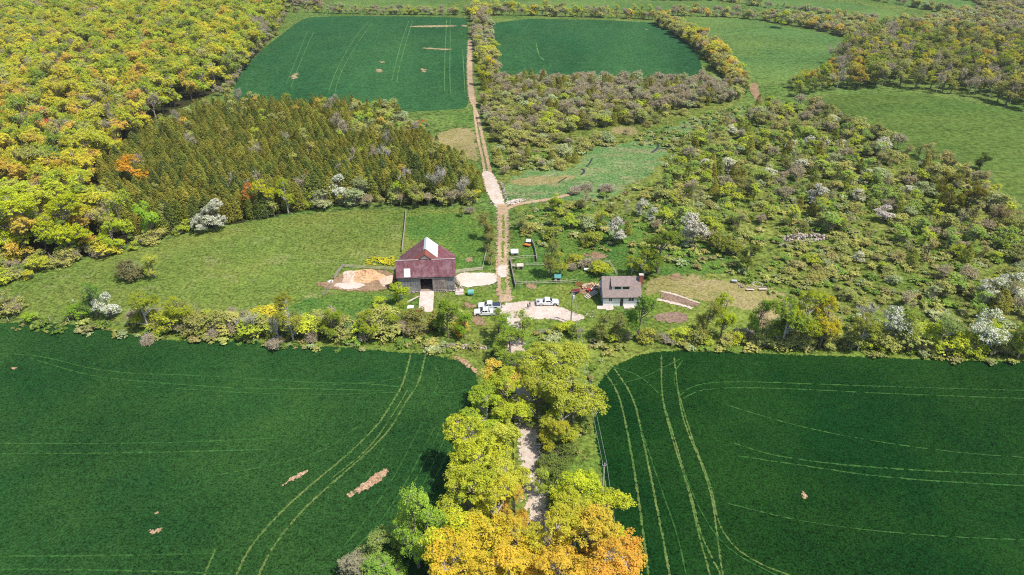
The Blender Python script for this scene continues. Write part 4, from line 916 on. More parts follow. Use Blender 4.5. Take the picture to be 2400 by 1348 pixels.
for k, px, py, h, wd, tint, lab in SINGLES:
    x, y, _z = G(px, py)
    if k in ('near', 'airy', 'bloom_near'): h, wd = h * 1.14, wd * 0.98
    plant(k, x, y, h, tint, lab, None, wd)
li = 0
for px, py, hc, h, wdm, tint, lab in LANE:
    x, y, _z = G(px, py, hc)
    kd = 'near'
    if 'shrub' in lab or 'open crown' in lab or 'slender' in lab: kd = 'airy'
    base = {'near': 10.6 * h / 15, 'airy': 7.2 * h / 12}[kd]
    plant(kd, x, y, h, tint, lab, 'trees along the lane', wdm / base, idx=li); li += 1
for px, py, h, lab in [(1290, 1100, 3.4, 'dull green shrub beside the gravel lane'), (1320, 1075, 3.0, 'dull green shrub right of the gravel lane'), (1300, 1130, 3.0, 'dull twiggy shrub below the open gravel'), (1325, 1190, 3.2, 'dark green shrub under the vivid lime trees'),
                       (1245, 1000, 2.2, 'small twiggy bush in the middle of the lane top')]:
    x, y, _z = G(px, py); plant('shrub', x, y, h, T(112, 128, 56), lab, None, 1.2)
for px, py, h, wd, tilt, lab in [(505, 790, 2.4, 1.4, 0.3, 'fallen grey brush lying before the brushy hedge'), (650, 815, 2.6, 1.5, 0.2, 'fallen pale branches on the edge of the left wheat'),
                          (350, 800, 2.0, 1.5, 0.2, 'small heap of cut branches at the left wheat corner'), (735, 795, 2.4, 1.2, 0.2, 'bare brush between two hedge trees'),
                          (858, 797, 2.6, 1.2, 0.1, 'bare brush under the hedge below the manure yard'), (1345, 452, 2.2, 2.0, 0.0, 'grey-pink brush pile at the edge of the wet meadow'),
                          (1378, 446, 2.4, 1.6, 0.0, 'pale brush heap at the right end of the brush pile'), (1425, 448, 2.6, 1.8, 0.0, 'twiggy brush heap right of the brush pile'),
                          (1372, 626, 2.4, 1.4, 0.0, 'grey-pink heap of branches behind the rail pen'), (1392, 618, 1.8, 1.5, 0.0, 'smaller heap of branches behind the rail pen'),
                          (1340, 632, 2.0, 1.2, 0.0, 'heap of branches left of the rail pen'), (215, 603, 3.0, 1.2, 0.6, 'white dead branch fallen at the woodland edge'),
                          (1060, 815, 1.0, 2.0, 0.0, 'low strip of dead brush below the dark green tree'), (1560, 800, 1.6, 2.2, 0.0, 'grey dead brush under the lawn hedge'),
                          (1745, 790, 2.0, 2.0, 0.0, 'grey-pink dead brush left of the large round tree'), (1100, 500, 2.2, 1.1, 0, 'bare brush at the top of the barn pasture')]:
    x, y, _z = G(px, py); plant('brush', x, y, h, T(160, 150, 110), lab, None, wd, tilt=tilt)

# scattered plants: the ones that show largest as things, the rest of a kind as one mass each
def shown(r): return -r[3] / math.hypot(r[1], r[2], H_CAM)
KEY = {}
for r in SC: KEY.setdefault(NAMES[r[0]][0], []).append(r)
LIMIT = {'leafy_tree': 230, 'thin_leafy_tree': 150, 'cedar_tree': 285, 'bare_tree': 120, 'twiggy_shrub': 180, 'shrub': 250, 'tall_shrub': 270, 'hawthorn_shrub': 100, 'grass_tuft': 4}
SRC = {}
def gn_mass(name, recs, kind, label, cat):
    me = bpy.data.meshes.new(name); n = len(recs)
    me.from_pydata([(r[1], r[2], 0.0) for r in recs], [], [])
    rg = random.Random(5)
    def at(nm, ty, key, vals):
        a = me.attributes.new(nm, ty, 'POINT'); a.data.foreach_set(key, np.array(vals, dtype=np.float32 if ty != 'INT' else np.int32).ravel())
    at('tint', 'FLOAT_VECTOR', 'vector', [r[5] for r in recs])
    at('scl', 'FLOAT_VECTOR', 'vector', [(r[3] / BASEH[kind] * r[4], r[3] / BASEH[kind] * r[4], r[3] / BASEH[kind]) for r in recs])
    at('rot', 'FLOAT_VECTOR', 'vector', [(0, 0, rg.uniform(0, 6.28)) for r in recs])
    src = SRC[kind]
    at('pick', 'INT', 'value', [rg.randrange(len(src)) for r in recs])
    o = link(name, me); tag(o, label, cat, kind='stuff')
    ng = bpy.data.node_groups.new(name + '_scatter', 'GeometryNodeTree')
    ng.interface.new_socket('Geometry', in_out='INPUT', socket_type='NodeSocketGeometry'); ng.interface.new_socket('Geometry', in_out='OUTPUT', socket_type='NodeSocketGeometry')
    b = NB(ng); gi = b.n('NodeGroupInput'); go = b.n('NodeGroupOutput'); jn = b.n('GeometryNodeJoinGeometry')
    for s_ in reversed(src):
        oi = b.n('GeometryNodeObjectInfo'); oi.inputs['Object'].default_value = s_; oi.inputs['As Instance'].default_value = True
        b.l(oi.outputs['Geometry'], jn.inputs[0])
    ip = b.n('GeometryNodeInstanceOnPoints'); ip.inputs['Pick Instance'].default_value = True
    b.l(gi.outputs[0], ip.inputs['Points']); b.l(jn.outputs[0], ip.inputs['Instance'])
    def na(nm, dt):
        x = b.n('GeometryNodeInputNamedAttribute'); x.data_type = dt; x.inputs['Name'].default_value = nm; return x.outputs['Attribute']
    b.l(na('pick', 'INT'), ip.inputs['Instance Index']); b.l(na('rot', 'FLOAT_VECTOR'), ip.inputs['Rotation']); b.l(na('scl', 'FLOAT_VECTOR'), ip.inputs['Scale'])
    b.l(ip.outputs[0], go.inputs[0])
    md = o.modifiers.new('scatter', 'NODES'); md.node_group = ng
    return o
LANDM = [(n, G(px, py)[:2]) for px, py, n in [(995, 670, 'barn'), (1455, 690, 'farmhouse'), (348, 262, 'white-stemmed leafless tree'), (330, 455, 'broad orange tree before the cedars'),
    (362, 566, 'vivid lime tree at the cedar stand'), (122, 330, 'salmon-red woodland tree'), (652, 504, 'twin yellow trees'), (1155, 450, 'pale gravel track'), (980, 292, 'orange digger'),
    (548, 200, 'lower left corner of the top left wheat field'), (1100, 262, 'lower right corner of the top left wheat field'), (735, 37, 'upper left corner of the top left wheat field'),
    (915, 37, 'middle of the top left wheat field\'s far edge'), (1120, 60, 'top end of the far track'), (1128, 200, 'round yellow tree by the far track'), (1330, 40, 'middle of the top right wheat field\'s far edge'),
    (1525, 50, 'upper right corner of the top right wheat field'), (1650, 190, 'lower right corner of the top right wheat field'), (1400, 190, 'middle of the top right wheat field\'s near edge'),
    (1765, 215, 'bare gateway between the hay fields'), (1830, 66, 'lone tree in the hay field'), (1990, 97, 'right tip of the top hay field'), (1950, 222, 'left tip of the right hay field'),
    (2240, 236, 'upper edge of the right hay field'), (2400, 266, 'upper right end of the right hay field'), (2215, 500, 'large dark olive tree'), (2295, 398, 'dark conical tree in the hay field'), (2072, 518, 'low pinkish-white blossoming shrub'),
    (1880, 560, 'stone heap'), (1622, 578, 'tall white-flowering tree'), (1908, 484, 'greyish-white blossoming tree'), (1345, 452, 'brush pile by the wet meadow'), (1443, 572, 'white-flowering tree above the rail fence'),
    (1775, 675, 'fire pit'), (2020, 780, 'pale dead tree'), (1750, 634, 'big dark round shrub'), (178, 598, 'tallest woodland-edge tree'), (312, 652, 'round shrub in the left meadow'), (508, 540, 'pale blossoming tree below the cedars'),
    (2318, 712, 'white hawthorn pair'), (60, 592, 'huge tree at the left frame edge'), (955, 490, 'pasture fence end'), (1560, 340, 'stream bend'), (1370, 350, 'wet meadow\'s upper corner'), (1240, 380, 'scrub beside the drive'),
    (2195, 822, 'grey-green willow-like tree'), (1875, 812, 'large yellow-green hedge tree'), (1688, 794, 'yellow-green tree below the garden'), (688, 800, 'tallest brushy hedge tree'), (440, 774, 'left end of the brushy hedge'),
    (900, 790, 'red tractor'), (1495, 800, 'dense tree at the farmhouse corner'), (228, 742, 'upright fence-line tree'), (800, 474, 'sage-coloured willow shrub'), (1050, 475, 'tallest leafless tree by the cedars'),
    (780, 380, 'centre of the cedar stand'), (560, 330, 'upper left part of the cedar stand'), (640, 255, 'cedar edge under the top left wheat field'), (880, 330, 'clearing within the cedars'), (2200, 50, 'far scrub at the upper right'), (2120, 360, 'bend in the right hay field\'s edge'),
    (250, 500, 'dark spruces between woodland and cedars'), (90, 480, 'yellow woodland at the left frame edge'), (430, 430, 'lower left part of the cedar stand'), (1720, 400, 'upper middle of the scrubland'), (2000, 420, 'right middle of the scrubland'), (2300, 620, 'right frame edge scrub')]]
ORD = ['nearest', 'second', 'third', 'fourth', 'fifth', 'sixth', 'seventh', 'eighth', 'ninth', 'tenth', 'eleventh', 'twelfth', 'thirteenth', 'fourteenth', 'fifteenth', 'sixteenth', 'seventeenth', 'eighteenth', 'nineteenth', 'twentieth', 'twenty-first', 'twenty-second', 'twenty-third', 'twenty-fourth']
import re
def relabel(objs):
    B = {}
    for o in objs:
        x, y = o.location[0], o.location[1]
        n, (lx, ly) = min(LANDM, key=lambda l: (l[1][0] - x) ** 2 + (l[1][1] - y) ** 2)
        dx, dy = x - lx, y - ly; ad, bd = abs(dx), abs(dy)
        if ad > 2.2 * bd: rel = 'left of' if dx < 0 else 'right of'
        elif bd > 2.2 * ad: rel = 'straight behind' if dy > 0 else 'straight in front of'
        else: rel = ('behind and %s' if dy > 0 else 'before and %s') % ('left of' if dx < 0 else 'right of')
        base = re.split(r' (?:in|at|among|growing|beside) ', o['label'])[0]
        B.setdefault((base, rel, n), []).append((math.hypot(dx, dy), o))
    for (base, rel, n), L in B.items():
        L.sort(key=lambda v: v[0])
        for i, (d, o) in enumerate(L):
            w_ = (ORD[i] + ' ' if i < 24 else 'farther ') if len(L) > 1 else ''
            lab = '%s%s %s the %s' % (w_, base, rel, n)
            if len(lab.split()) > 16: lab = lab.replace('straight ', '').replace(' and ', ' ', 1)
            while len(lab.split()) > 16: lab = ' '.join(lab.split()[:-1])
            o['label'] = lab
SCOBJ = []
for nm, recs in KEY.items():
    recs.sort(key=shown); L = LIMIT.get(nm, 250)
    for k, x, y, h, wd, tint, lab, grp in recs[:L]:
        if k == 'tuft': lab, grp = 'small tuft of rough grass', 'tufts of rough grass'
        o = plant(k, x, y, h, tint, lab, grp, wd); SCOBJ.append(o)
        SRC.setdefault(k, [])
        if not any(s.data is o.data for s in SRC[k]): SRC[k].append(o)
    rest = recs[L:]
    for k in sorted(set(r[0] for r in rest)):
        rr = [r for r in rest if r[0] == k]
        if k not in SRC: continue
        nmm = {'broad': 'distant_woodland', 'broadthin': 'distant_thin_trees', 'cedar': 'distant_cedars', 'bare': 'distant_leafless_trees', 'thicket': 'distant_thickets', 'shrub': 'distant_low_scrub', 'shrubtall': 'distant_tall_scrub', 'bloom': 'distant_hawthorns', 'tuft': 'undergrowth'}[k]
        gn_mass(nmm, rr, k, ('rough undergrowth and grass tufts between the shrubs' if k == 'tuft' else 'far mass of ' + nmm.replace('distant_', '').replace('_', ' ') + ' merging into one another'), 'vegetation')
relabel(SCOBJ)
print('PLANTS', {k: len(v) for k, v in KEY.items()})
# ------------------------------------------------------------------ built things
class MB:
    def __init__(s): s.bm = bmesh.new()
    def box(s, x0, x1, y0, y1, z0, z1, rot=None, at=None, mi=0):
        c = Vector(((x0 + x1) / 2, (y0 + y1) / 2, (z0 + z1) / 2)); mtx = Matrix.Translation(c) @ Matrix.Diagonal((x1 - x0, y1 - y0, z1 - z0, 1))
        if rot is not None: mtx = Matrix.Translation(at or (0, 0, 0)) @ Euler(rot).to_matrix().to_4x4() @ mtx
        r = bmesh.ops.create_cube(s.bm, size=1.0, matrix=mtx)
        for v in r['verts']:
            for f in v.link_faces: f.material_index = mi
        return r['verts']
    def cyl(s, p, q, r0, r1=None, n=12, mi=0):
        p, q = Vector(p), Vector(q); d = q - p; r1 = r0 if r1 is None else r1
        mtx = Matrix.Translation((p + q) / 2) @ d.to_track_quat('Z', 'Y').to_matrix().to_4x4()
        r = bmesh.ops.create_cone(s.bm, cap_ends=True, segments=n, radius1=r0, radius2=r1, depth=d.length, matrix=mtx)
        for v in r['verts']:
            for f in v.link_faces: f.material_index = mi
        return r['verts']
    def poly(s, pts, mi=0):
        f = s.bm.faces.new([s.bm.verts.new(p) for p in pts]); f.material_index = mi; return f
    def prism(s, prof, a, b, axis='y', mi=0):
        """profile in the plane across axis, extruded from a to b"""
        def P(u, v, w): return (u, w, v) if axis == 'y' else (w, u, v)
        A_ = [s.bm.verts.new(P(u, v, a)) for u, v in prof]; B_ = [s.bm.verts.new(P(u, v, b)) for u, v in prof]; n = len(prof)
        fs = [s.bm.faces.new(A_), s.bm.faces.new(B_[::-1])] + [s.bm.faces.new([A_[i], B_[i], B_[(i + 1) % n], A_[(i + 1) % n]]) for i in range(n)]
        for f in fs: f.material_index = mi
    def slab(s, quad, th, mi=0):
        """a plate of thickness th below the quad"""
        q = [Vector(p) for p in quad]; n = (q[1] - q[0]).cross(q[-1] - q[0]).normalized()
        if n.z < 0: n = -n
        A_ = [s.bm.verts.new(p) for p in q]; B_ = [s.bm.verts.new(p - n * th) for p in q]; k = len(q)
        for f in [s.bm.faces.new(A_), s.bm.faces.new(B_[::-1])] + [s.bm.faces.new([A_[i], B_[i], B_[(i + 1) % k], A_[(i + 1) % k]]) for i in range(k)]: f.material_index = mi
    def rock(s, c, r, rg, mi=0):
        v = bmesh.ops.create_icosphere(s.bm, subdivisions=1, radius=r, matrix=Matrix.Translation(c) @ Euler([rg.uniform(0, 6) for _ in range(3)]).to_matrix().to_4x4() @ Matrix.Diagonal((1, rg.uniform(.6, .9), rg.uniform(.45, .75), 1)))['verts']
        for x in v: x.co += Vector([rg.uniform(-.14, .14) * r for _ in range(3)])
        for x in v:
            for f in x.link_faces: f.material_index = mi
    def build(s, name, mats, parent=None, bevel=0.0, smooth=False):
        bmesh.ops.recalc_face_normals(s.bm, faces=s.bm.faces)
        me = bpy.data.meshes.new(name); s.bm.to_mesh(me); s.bm.free()
        o = link(name, me, parent, mats if isinstance(mats, list) else [mats])
        if bevel:
            b = o.modifiers.new('edge', 'BEVEL'); b.width = bevel; b.segments = 2; b.limit_method = 'ANGLE'
        if smooth: me.polygons.foreach_set('use_smooth', [True] * len(me.polygons))
        return o

def ribbed(name, c1, c2, c3, rib=4.0, axis=0, rough=0.45, metal=0.0, spec=0.5):
    m, nt, out = new_mat(name); b = NB(nt)
    tc = b.n('ShaderNodeTexCoord').outputs['Object']
    mp = b.n('ShaderNodeMapping'); mp.inputs['Scale'].default_value = (1, 0.12, 0.12) if axis == 0 else (0.12, 1, 0.12); b.l(tc, mp.inputs['Vector'])
    f = b.ramp(b.noise(mp.outputs[0], 2.6, 4.0, 0.7), 0.42, 0.58); f2 = b.ramp(b.noise(tc, 0.5, 6.0, 0.75), 0.46, 0.60)
    c = b.mix(f2, b.mix(f, c1, c2), c3)
    wv = b.n('ShaderNodeTexWave'); wv.bands_direction = 'X' if axis == 0 else 'Y'; wv.inputs['Scale'].default_value = rib / 6.28 * 2; b.l(tc, wv.inputs['Vector'])
    c = b.mulc(c, b.ramp(wv.outputs['Fac'], 0, 1, 0.80, 1.12))
    p = b.n('ShaderNodeBsdfPrincipled'); b.l(c, p.inputs['Base Color']); p.inputs['Roughness'].default_value = rough; p.inputs['Metallic'].default_value = metal
    p.inputs['Specular IOR Level'].default_value = spec
    bp = b.n('ShaderNodeBump'); bp.inputs['Strength'].default_value = 0.4; bp.inputs['Distance'].default_value = 0.04; b.l(wv.outputs['Fac'], bp.inputs['Height']); b.l(bp.outputs[0], p.inputs['Normal'])
    b.l(p.outputs[0], out.inputs['Surface']); return m
m_roof = ribbed('rusty_roof_metal', (0.21, 0.075, 0.08), (0.14, 0.045, 0.055), (0.27, 0.14, 0.155), 6, 0, 0.42)
m_roofs = ribbed('rusty_roof_metal_side', (0.19, 0.05, 0.055), (0.12, 0.034, 0.04), (0.22, 0.09, 0.10), 6, 1, 0.38)
m_rust = ribbed('orange_rust_metal', (0.27, 0.07, 0.035), (0.20, 0.05, 0.035), (0.16, 0.05, 0.05), 6, 1, 0.6)
m_white = ribbed('bright_sheet_metal', (0.62, 0.66, 0.70), (0.52, 0.58, 0.64), (0.70, 0.70, 0.72), 6, 1, 0.35)
m_whitef = simple_mat('white_sheet', (0.80, 0.80, 0.80), 0.5, var=0.08)
m_cap = simple_mat('ridge_cap', (0.62, 0.50, 0.50), 0.5, var=0.3, scale=1.0)
m_board = ribbed('weathered_boards', (0.27, 0.26, 0.27), (0.15, 0.145, 0.155), (0.36, 0.33, 0.32), 4, 0, 0.9, spec=0.1)
m_boardb = ribbed('brown_boards', (0.30, 0.24, 0.22), (0.16, 0.125, 0.115), (0.38, 0.32, 0.29), 5, 0, 0.9, spec=0.1)
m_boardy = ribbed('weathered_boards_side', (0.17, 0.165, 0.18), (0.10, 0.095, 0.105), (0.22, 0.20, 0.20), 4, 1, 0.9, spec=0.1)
m_stone = simple_mat('field_stone', (0.42, 0.36, 0.32), 0.9, col2=(0.22, 0.19, 0.17), scale=2.5, bump=0.6)
m_stonep = simple_mat('pinkish_stone', (0.48, 0.36, 0.33), 0.9, col2=(0.26, 0.18, 0.17), scale=1.5, bump=0.4)
m_conc = simple_mat('old_concrete', (0.62, 0.52, 0.46), 0.9, col2=(0.44, 0.36, 0.32), scale=0.9)
m_dark = simple_mat('shade_and_face_black', (0.02, 0.018, 0.018), 0.95)  # near-black for the painted shade of hutch openings and for face features
m_wood = simple_mat('grey_timber', (0.33, 0.28, 0.24), 0.9, col2=(0.20, 0.17, 0.15), scale=2, stretch=(1, 1, 4))
m_woodp = simple_mat('pale_timber', (0.60, 0.50, 0.42), 0.85, col2=(0.42, 0.34, 0.28), scale=2)
m_wooda = simple_mat('orange_timber', (0.50, 0.25, 0.09), 0.8, col2=(0.36, 0.16, 0.06), scale=3)
m_black = simple_mat('black_rubber', (0.015, 0.015, 0.016), 0.8, var=0.1)
m_glass = simple_mat('dark_glass', (0.02, 0.03, 0.035), 0.08, spec=0.8, var=0.2)
m_wpaint = simple_mat('white_car_paint', (0.78, 0.79, 0.80), 0.28, var=0.02, spec=0.5)
m_chrome = simple_mat('alloy_metal', (0.55, 0.55, 0.56), 0.3, metal=0.8, var=0.1)
m_greyp = simple_mat('dark_grey_plastic', (0.05, 0.052, 0.056), 0.6)
m_red = simple_mat('red_paint', (0.50, 0.035, 0.02), 0.4, var=0.2)
m_dred = simple_mat('dark_red_paint', (0.14, 0.02, 0.018), 0.6, var=0.3)
m_orange = simple_mat('orange_paint', (0.60, 0.18, 0.03), 0.5, var=0.2)
m_teal = simple_mat('teal_wrap', (0.10, 0.30, 0.27), 0.35, col2=(0.16, 0.40, 0.37), scale=1.5)
m_galv = simple_mat('galvanised', (0.5, 0.5, 0.5), 0.5, metal=0.3)

# ---- barn
BX, BY, _ = G(935.5, 687); BROT = R(3.6)
barn = empty('barn', (BX, BY, 0), BROT, 'weathered grey timber barn with rusty maroon metal roof and one white roof strip', 'barn')
W, D, E = 14.8, 11.6, 4.9; YR, ZR, RZ, OV = 1.6, 9.0, 10.5, 0.35
wl = MB()
wl.box(0, 5.8, 0, .2, .5, E + .2); wl.box(9.2, W, 0, .2, .5, E + .2); wl.box(5.8, 9.2, 0, .2, 4.3, E + .2)
wl.build('front_wall', m_board, barn)
b = MB()
# side and rear walls follow the steep front roof and the rear gable
for x0, x1 in ((0, .2), (W - .2, W)):
    b.prism([(.2, .5), (D, .5), (D, E + .05), (2.6, E + .05), (YR + .25, ZR - .6), (YR, ZR - .25), (.2, E + .25)], x0, x1, 'x')
b.prism([(.2, .5), (W - .2, .5), (W - .2, E), (W / 2, RZ - .25), (.2, E)], D - .2, D, 'y')
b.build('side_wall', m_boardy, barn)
b = MB(); b.box(.2, W - .2, .25, D - .2, .35, .5); b.build('floor', simple_mat('barn_floor', (0.34, 0.24, 0.18), 0.9), barn)
b = MB(); rg = random.Random(3)
b.box(-.06, W + .06, -.06, D + .06, -.1, .497)
for i in range(90): b.rock((rg.uniform(-.1, W + .1), -.14 + rg.uniform(-.12, .08), rg.uniform(0, .42)), rg.uniform(.14, .3), rg)
b.build('stone_foundation', m_stone, barn)
rf = MB(); rf.slab([(-OV, -.45, E - .05), (W + OV, -.45, E - .05), (W + OV, YR, ZR), (-OV, YR, ZR)], .08)
rf.slab([(-OV, YR + .002, ZR - .002), (W + OV, YR + .002, ZR - .002), (W + OV, YR + 1.9, ZR - 4.0), (-OV, YR + 1.9, ZR - 4.0)], .08)
front = rf.build('front_roof', m_roof, barn)
sl_ = (RZ - E) / (W / 2); xe = W / 2 + OV
rr = MB()
for s_ in (-1, 1):
    rr.slab([(W / 2 + s_ * .0, YR - .15, RZ), (W / 2 + s_ * 1.7, YR - .15, RZ - 1.7 * sl_), (W / 2 + s_ * 1.7, YR + .3, RZ - 1.7 * sl_), (W / 2, YR + .3, RZ)], .07)
    rr.slab([(W / 2, YR + .3, RZ), (W / 2 + s_ * xe, YR + .3, RZ - xe * sl_), (W / 2 + s_ * xe, D + .3, RZ - xe * sl_), (W / 2, D + .3, RZ)], .07)
rear = rr.build('gable_roof', m_roofs, barn)
b = MB(); b.poly([(W / 2 - 1.65, YR - .05, RZ - 1.65 * sl_ - .1), (W / 2 + 1.65, YR - .05, RZ - 1.65 * sl_ - .1), (W / 2, YR - .05, RZ - .08)]); b.build('gable_end', m_boardb, barn)
b = MB()
b.slab([(W / 2 + .05, 4.9, RZ + .03), (W / 2 + 3.1, 4.1, RZ + .035 - 3.1 * sl_), (W / 2 + 3.1, D - .2, RZ + .035 - 3.1 * sl_), (W / 2 + .05, D + .3, RZ + .03)], .03)
b.slab([(W / 2 - .05, 4.9, RZ + .03), (W / 2 - .05, D + .3, RZ + .03), (W / 2 - .55, D + .3, RZ + .03 - .55 * sl_), (W / 2 - .55, 5.2, RZ + .03 - .55 * sl_)], .03)
b.build('white_roof_strip', m_white, rear)
b = MB()
b.slab([(W / 2 - .02, YR - .12, RZ + .02), (W / 2 - .02, 4.88, RZ + .02), (W / 2 - 4.6, 4.4, RZ + .02 - 4.6 * sl_), (W / 2 - 4.6, YR + .45, RZ + .02 - 4.6 * sl_), (W / 2 - 1.6, YR + .32, RZ + .02 - 1.6 * sl_), (W / 2 - 1.3, YR - .12, RZ + .02 - 1.3 * sl_)], .02)
b.slab([(W / 2 + .02, YR - .12, RZ + .02), (W / 2 + 1.3, YR - .12, RZ + .02 - 1.3 * sl_), (W / 2 + 1.6, YR + .32, RZ + .02 - 1.6 * sl_), (W / 2 + 4.0, YR + .45, RZ + .02 - 4.0 * sl_), (W / 2 + 3.6, 3.9, RZ + .02 - 3.6 * sl_), (W / 2 + .02, 4.82, RZ + .02)], .02)
b.build('rusted_roof_patch', m_rust, rear)
b = MB(); b.box(-OV, 5.8, YR - .12, YR + .12, ZR, ZR + .07); b.box(9.0, W + OV, YR - .12, YR + .12, ZR, ZR + .07); b.build('ridge_cap', m_cap, front)
b = MB(); ty = lambda t: (-.45 + t * (YR + .45), E - .05 + t * (ZR - E + .05))
(y0, z0), (y1, z1) = ty(.03), ty(.52)
b.slab([(1.75, y0 - .02, z0 + .05), (3.4, y0 - .02, z0 + .05), (3.4, y1 - .02, z1 + .05), (1.75, y1 - .02, z1 + .05)], .03); b.build('white_roof_panel', m_whitef, front)
b = MB(); b.box(9.15, 12.8, -.12, -.04, .75, 4.2); b.build('sliding_door', m_boardb, barn)
b = MB(); b.box(9.15, 12.8, -.16, -.125, .62, .74); b.box(5.6, 13.0, -.2, -.05, 4.22, 4.34); b.build('door_rail', m_woodp, barn)
b = MB(); b.box(5.62, 5.8, -.06, -.003, .5, 4.2); b.box(9.0, 9.145, -.06, -.003, .5, 4.2); b.build('door_frame', m_wood, barn)
b = MB(); b.box(12.95, 14.6, -.05, -.005, .6, 3.1); b.build('board_panel', m_board, barn)
# ramp in front of the door
c = G(1003, 707)
b = MB(); mtx = Matrix.Rotation(BROT, 4, 'Z')
b.prism([(-.25, .44), (-.25, -.05), (-9.5, -.05), (-9.5, .05)], 5.6, 9.3, 'x'); b.box(5.4, 9.6, -9.9, -9.5, -.05, .16)
rp = b.build('barn_ramp', m_conc); rp.location = (BX, BY, 0); rp.rotation_euler = (0, 0, BROT)
tag(rp, 'pale concrete ramp leading up to the dark barn door', 'ramp')
# farmhouse
HX, HY, _ = G(1413, 718)
hs = empty('farmhouse', (HX, HY, 0), R(0.6), 'small white farmhouse with brown shingle roof, shed dormer and brick chimney', 'house')
m_hw = simple_mat('white_render', (0.86, 0.85, 0.84), 0.8, var=0.10, scale=1.2)
m_hs = simple_mat('shade_tinted_wall', (0.34, 0.42, 0.54), 0.8, var=0.15, scale=1.5)  # side walls in shade: the blue-grey shade is put into their colour
m_sh = simple_mat('brown_shingles', (0.30, 0.235, 0.21), 0.95, col2=(0.20, 0.155, 0.145), scale=2.2, spec=0.1, bump=0.3)
m_brick = simple_mat('red_brick', (0.40, 0.12, 0.08), 0.9, col2=(0.28, 0.08, 0.06), scale=3)
WH, DH, EH, RH = 9.5, 8.0, 3.05, 6.55
b = MB()
b.box(0, 1.4, 0, .2, 0, EH); b.box(1.4, 2.3, 0, .2, 0, 1.5); b.box(1.4, 2.3, 0, .2, 2.75, EH); b.box(2.3, 4.35, 0, .2, 0, EH); b.box(4.35, 5.15, 0, .2, 2.3, EH); b.box(5.15, 6.4, 0, .2, 0, EH)
b.box(6.4, 7.9, 0, .2, 0, 1.5); b.box(6.4, 7.9, 0, .2, 2.75, EH); b.box(7.9, WH, 0, .2, 0, EH)
b.build('front_wall', m_hw, hs)
b = MB()
for x0, x1 in ((0, .2), (WH - .2, WH)): b.prism([(.202, 0), (DH, 0), (DH, EH), (DH / 2, RH - .15), (.202, EH)], x0, x1, 'x')
b.box(.2, WH - .2, DH - .2, DH, 0, EH); b.build('side_wall', m_hs, hs)
b = MB(); th = (RH - EH) / (DH / 2)
b.slab([(-.3, -.35, EH - .35 * th + .1), (WH + .3, -.35, EH - .35 * th + .1), (WH + .3, DH / 2, RH + .1), (-.3, DH / 2, RH + .1)], .16)
b.slab([(-.3, DH / 2 + .002, RH + .098), (WH + .3, DH / 2 + .002, RH + .098), (WH + .3, DH + .35, EH - .35 * th + .1), (-.3, DH + .35, EH - .35 * th + .1)], .16)
roof = b.build('roof', m_sh, hs)
b = MB(); b.box(-.34, WH + .34, -.5, -.36, EH - .42, EH - .22); b.build('gutter', m_greyp, roof)
# dormer
dx0, dx1, dyf = 2.05, 6.95, DH / 2 - 2.75; zb = EH + dyf * th + .08; zt = zb + 1.15
dm = MB(); dm.box(dx0 + .15, dx1 - .15, dyf, dyf + .12, zb - .3, zt)
for a_ in (dx0 + .15, dx1 - .27): dm.prism([(dyf + .122, zb - .2), (DH / 2 - .3, RH - .2), (DH / 2 - .3, RH + .02), (dyf + .122, zt)], a_, a_ + .12, 'x')
dorm = dm.build('dormer', m_hw, roof)
b = MB(); b.slab([(dx0 - .1, dyf - .3, zt - .02), (dx1 + .25, dyf - .3, zt - .02), (dx1 + .25, DH / 2 + .02, RH + .17), (dx0 - .1, DH / 2 + .02, RH + .17)], .10); b.build('dormer_roof', m_sh, roof)
for a_, z_ in ((2.85, zb + .18), (4.95, zb + .18)):
    b = MB(); b.box(a_, a_ + 1.65, dyf - .03, dyf - .002, z_, z_ + .75); f = b.build('dormer_window', m_glass, roof)
for nm, (x0, x1, z0, z1) in {'a': (1.4, 2.3, 1.5, 2.75), 'b': (6.4, 7.9, 1.5, 2.75)}.items():
    b = MB(); b.box(x0, x1, .08, .11, z0, z1); f = b.build('window', m_glass, hs)
    b = MB(); mid = (x0 + x1) / 2
    for q in ((x0, x0 + .07, z0, z1), (x1 - .07, x1, z0, z1), (x0 + .07, x1 - .07, z0, z0 + .07), (x0 + .07, x1 - .07, z1 - .07, z1), (mid - .035, mid + .035, z0 + .07, z1 - .07)): b.box(q[0], q[1], .03, .078, q[2], q[3])
    b.build('frame', m_hw, f)
b = MB(); b.box(4.35, 5.15, .08, .13, 0, 2.3); d_ = b.build('door', simple_mat('dark_door', (0.07, 0.06, 0.055), 0.6), hs)
b = MB(); b.box(5.0, 5.06, .03, .078, 1.0, 1.12); b.build('handle', m_chrome, d_)
b = MB(); b.box(-.03, -.004, 2.3, 3.1, .9, 2.9); b.box(-.03, -.004, 5.0, 5.9, 1.2, 2.4); b.build('side_window', m_glass, hs)
b = MB(); b.box(WH + .004, WH + .75, 2.7, 3.7, 0, 4.9); b.box(WH - .2, WH + .75, 2.75, 3.65, 4.9, RH + .95); ch = b.build('chimney', m_brick, hs)
b = MB(); b.box(WH - .28, WH + .83, 2.67, 3.73, RH + .95, RH + 1.07); b.build('chimney_cap', m_conc, ch)
b = MB(); b.box(-1.6, 2.6, -1.5, -.02, 0, .18); b.box(.6, 2.3, -1.9, -1.5, 0, .12); b.box(5.3, 8.0, -1.3, -.02, 0, .16); b.build('porch_slab', m_conc, hs)
